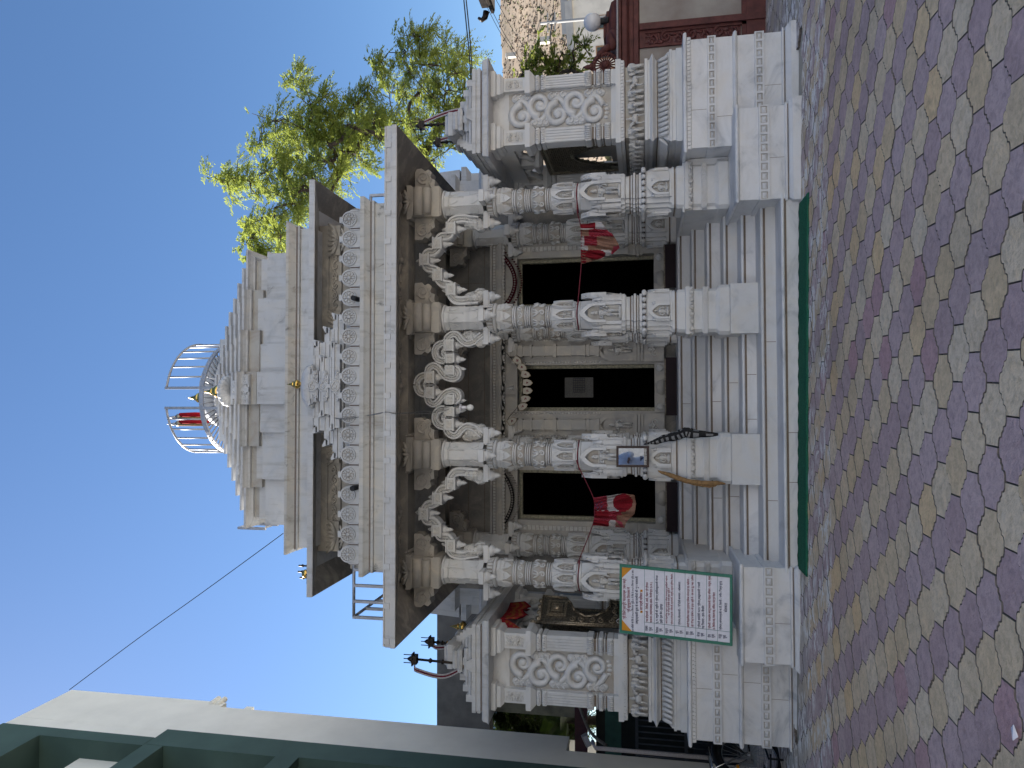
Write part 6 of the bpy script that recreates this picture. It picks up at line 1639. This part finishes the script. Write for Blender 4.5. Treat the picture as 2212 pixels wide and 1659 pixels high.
# scrap of paper near the camera
pz=gz(-2.0)
pq=[at(2180,1580,-5.35)]
def gpt(a,b_):
    d=ray(a,b_); t_=(gz(-2)+.006-CAM[2])/d[2]; return Vector(CAM+d*t_)
b=MB(); q=[gpt(2186,1572),gpt(2197,1566),gpt(2200,1592),gpt(2196,1600),gpt(2188,1590)]
b.loft([[tuple(p+Vector((0,0,(.012 if i%2 else .0)))) for i,p in enumerate(q)],[tuple(p+Vector((0,0,.004+(.012 if i%2 else .0)))) for i,p in enumerate(q)]],True,False)
tag(b.build('paper_scrap',[M['sign_white']]),'torn scrap of white paper on the paving at bottom left','paper')
# ---------------------------------------------------------------- person seen only in the mirror, and an added house that bounces light
def person():
    t=thing('person','person in a pale blue shirt standing behind the viewpoint with forearm raised','person',(-1.74,-9.4,gz(-2)))
    me=bpy.data.meshes.new('body'); 
    J=[(0,0,.95,.15),(0,0,1.15,.135),(0,0,1.36,.165),(0,.0,1.50,.06),(0,.02,1.62,.09),(0,.02,1.72,.085),(.18,0,1.42,.062),(.26,.05,1.16,.048),(.10,.22,1.22,.038),(-.18,0,1.42,.062),(-.26,.03,1.16,.048),(-.24,.20,.98,.036),(.09,0,.88,.095),(.10,.02,.50,.062),(.10,0,.08,.045),(.10,.14,.04,.035),(-.09,0,.88,.095),(-.10,.02,.50,.062),(-.10,0,.08,.045),(-.10,.14,.04,.035)]
    E=[(0,1),(1,2),(2,3),(3,4),(4,5),(2,6),(6,7),(7,8),(2,9),(9,10),(10,11),(0,12),(12,13),(13,14),(14,15),(0,16),(16,17),(17,18),(18,19)]
    me.from_pydata([j[:3] for j in J],E,[]); me.update()
    o=bpy.data.objects.new('body',me); C.objects.link(o); o.parent=t
    sk=o.modifiers.new('skin','SKIN'); 
    for i,v in enumerate(me.skin_vertices[0].data): v.radius=(J[i][3],J[i][3]*(.8 if i<3 else 1)); v.use_root=(i==0)
    o.modifiers.new('sub','SUBSURF').levels=2; o.modifiers['sub'].render_levels=2
    sm=plain('skin',(.22,.11,.065),.6); me.materials.append(sm)
    b=MB(); b.lathe(0,0,[(.235,.62),(.225,.8),(.19,1.0),(.195,1.25),(.21,1.38),(.15,1.47),(.07,1.50)],20,sy=.72)
    for s in (-1,1): b.tube([(s*.15,0,1.43),(s*.22,.02,1.30),(s*.27,.05,1.14)],[.085,.082,.075],10)
    b.tube([(.27,.05,1.14),(.17,.16,1.20)],[.075,.065],10)
    b.build('shirt',[cloth_mat('pale_blue_cotton',(.70,.76,.90),.85,20)],t)
    b=MB()
    for s in (-1,1): b.tube([(s*.09,0,.92),(s*.10,.02,.5),(s*.10,0,.10)],[.13,.10,.085],10)
    b.build('trousers',[M['navy']],t)
    b=MB(); b.ball((0,-.005,1.72),(.098,.11,.09),12,8); b.build('hair',[M['black']],t)
    b=MB()
    for hx,hy,hz,sx in ((.08,.24,1.23,1),(-.24,.22,.95,1)):
        b.ball((hx,hy,hz),(.035,.05,.03),8,6)
        for k in range(4): b.tube([(hx-.027+.018*k,hy+.04,hz),(hx-.028+.018*k,hy+.075,hz-.005),(hx-.027+.018*k,hy+.10-.006*abs(k-1.5),hz-.022)],[.009,.008,.006],6)
        b.tube([(hx+.03,hy+.0,hz),(hx+.052,hy+.03,hz-.005)],[.010,.007],6)
    b.build('hands',[sm],t)
    b=MB(); b.ball((0,.115,1.66),(.012,.022,.02),6,4)
    for s in (-1,1): b.ball((s*.033,.098,1.685),.011,6,4); b.ball((s*.095,.02,1.66),(.012,.025,.035),6,4)
    b.ball((0,.102,1.615),(.026,.008,.006),6,4); b.build('face',[sm],t)
person()
M['court']=plain('white_fill_plaster',(.66,.65,.63),.85,0,.04,1,.1)
ob=thing('fill_house','long pale house added behind the viewpoint to bounce light on the temple','house',(0,-17,0))  # added out of view; its sunlit wall fills the facade with bounce light
MB().box(-18,20,-1,0,-.3,10.5).build('wall',[M['court']],ob); MB().box(-18.2,20.2,-1.1,.25,10.5,10.8).build('roof_edge',[M['hgrey']],ob)
for i in range(7):
    x=-12+i*4; w=MB().box(x-.6,x+.6,.0,.05,1.2,2.8).build('window',[M['hgrey']],ob); MB().box(x-.5,x+.5,.05,.055,1.3,2.7).build('pane',[M['glass']],w)
MB().tube([(-1.25,.25,0),(-1.25,.25,6)],.05,8).build('drain_pipe',[M['black']],ob); MB().box(-5,1.5,.0,.12,0,4.2).build('grey_panel',[plain('shaded_wall_grey',(.20,.205,.22),.8)],ob)  # grey panel added so the mirror sees a shaded wall
# ---------------------------------------------------------------- camera, sun, sky
cam=bpy.data.cameras.new('camera'); co=bpy.data.objects.new('camera',cam); C.objects.link(co)
cam.sensor_fit='HORIZONTAL'; cam.sensor_width=36; cam.lens=36*F_PX/2212; cam.clip_end=2000; cam.clip_start=.05
X=-UP; Y=RT; Zc=-FW
m=Matrix.Identity(4)
for i in range(3): m[i][0]=X[i]; m[i][1]=Y[i]; m[i][2]=Zc[i]; m[i][3]=CAM[i]
# the picture centre is (1106, 829.5) of 2212 x 1659, the optical axis
co.matrix_world=m
bpy.context.scene.camera=co
EL=R(42); AZ=math.atan2(-.75,.55)  # direction to the sun, from +y clockwise
sd=Vector((math.sin(AZ)*math.cos(EL),math.cos(AZ)*math.cos(EL),math.sin(EL)))
sun=bpy.data.lights.new('sun','SUN'); sun.energy=5.0; sun.angle=R(.5); sun.color=(1,.955,.88)
so=bpy.data.objects.new('sun',sun); C.objects.link(so); so.rotation_euler=sd.to_track_quat('Z','Y').to_euler()
w=bpy.data.worlds.new('World'); bpy.context.scene.world=w; w.use_nodes=True
nt=w.node_tree; sky=nt.nodes.new('ShaderNodeTexSky'); sky.sky_type='NISHITA'; sky.sun_disc=False; sky.sun_elevation=EL; sky.sun_rotation=AZ
sky.air_density=1.0; sky.dust_density=.3; sky.ozone_density=4.0; sky.altitude=300
bg=nt.nodes['Background']; bg.inputs[1].default_value=.059; hs=nt.nodes.new('ShaderNodeHueSaturation'); hs.inputs['Saturation'].default_value=1.08; nt.links.new(sky.outputs[0],hs.inputs['Color']); nt.links.new(hs.outputs[0],bg.inputs[0])
sc=bpy.context.scene
sc.view_settings.view_transform='Standard'; sc.view_settings.look='None'; sc.view_settings.gamma=1; sc.view_settings.exposure=1.58
sc.cycles.max_bounces=8; sc.cycles.diffuse_bounces=4
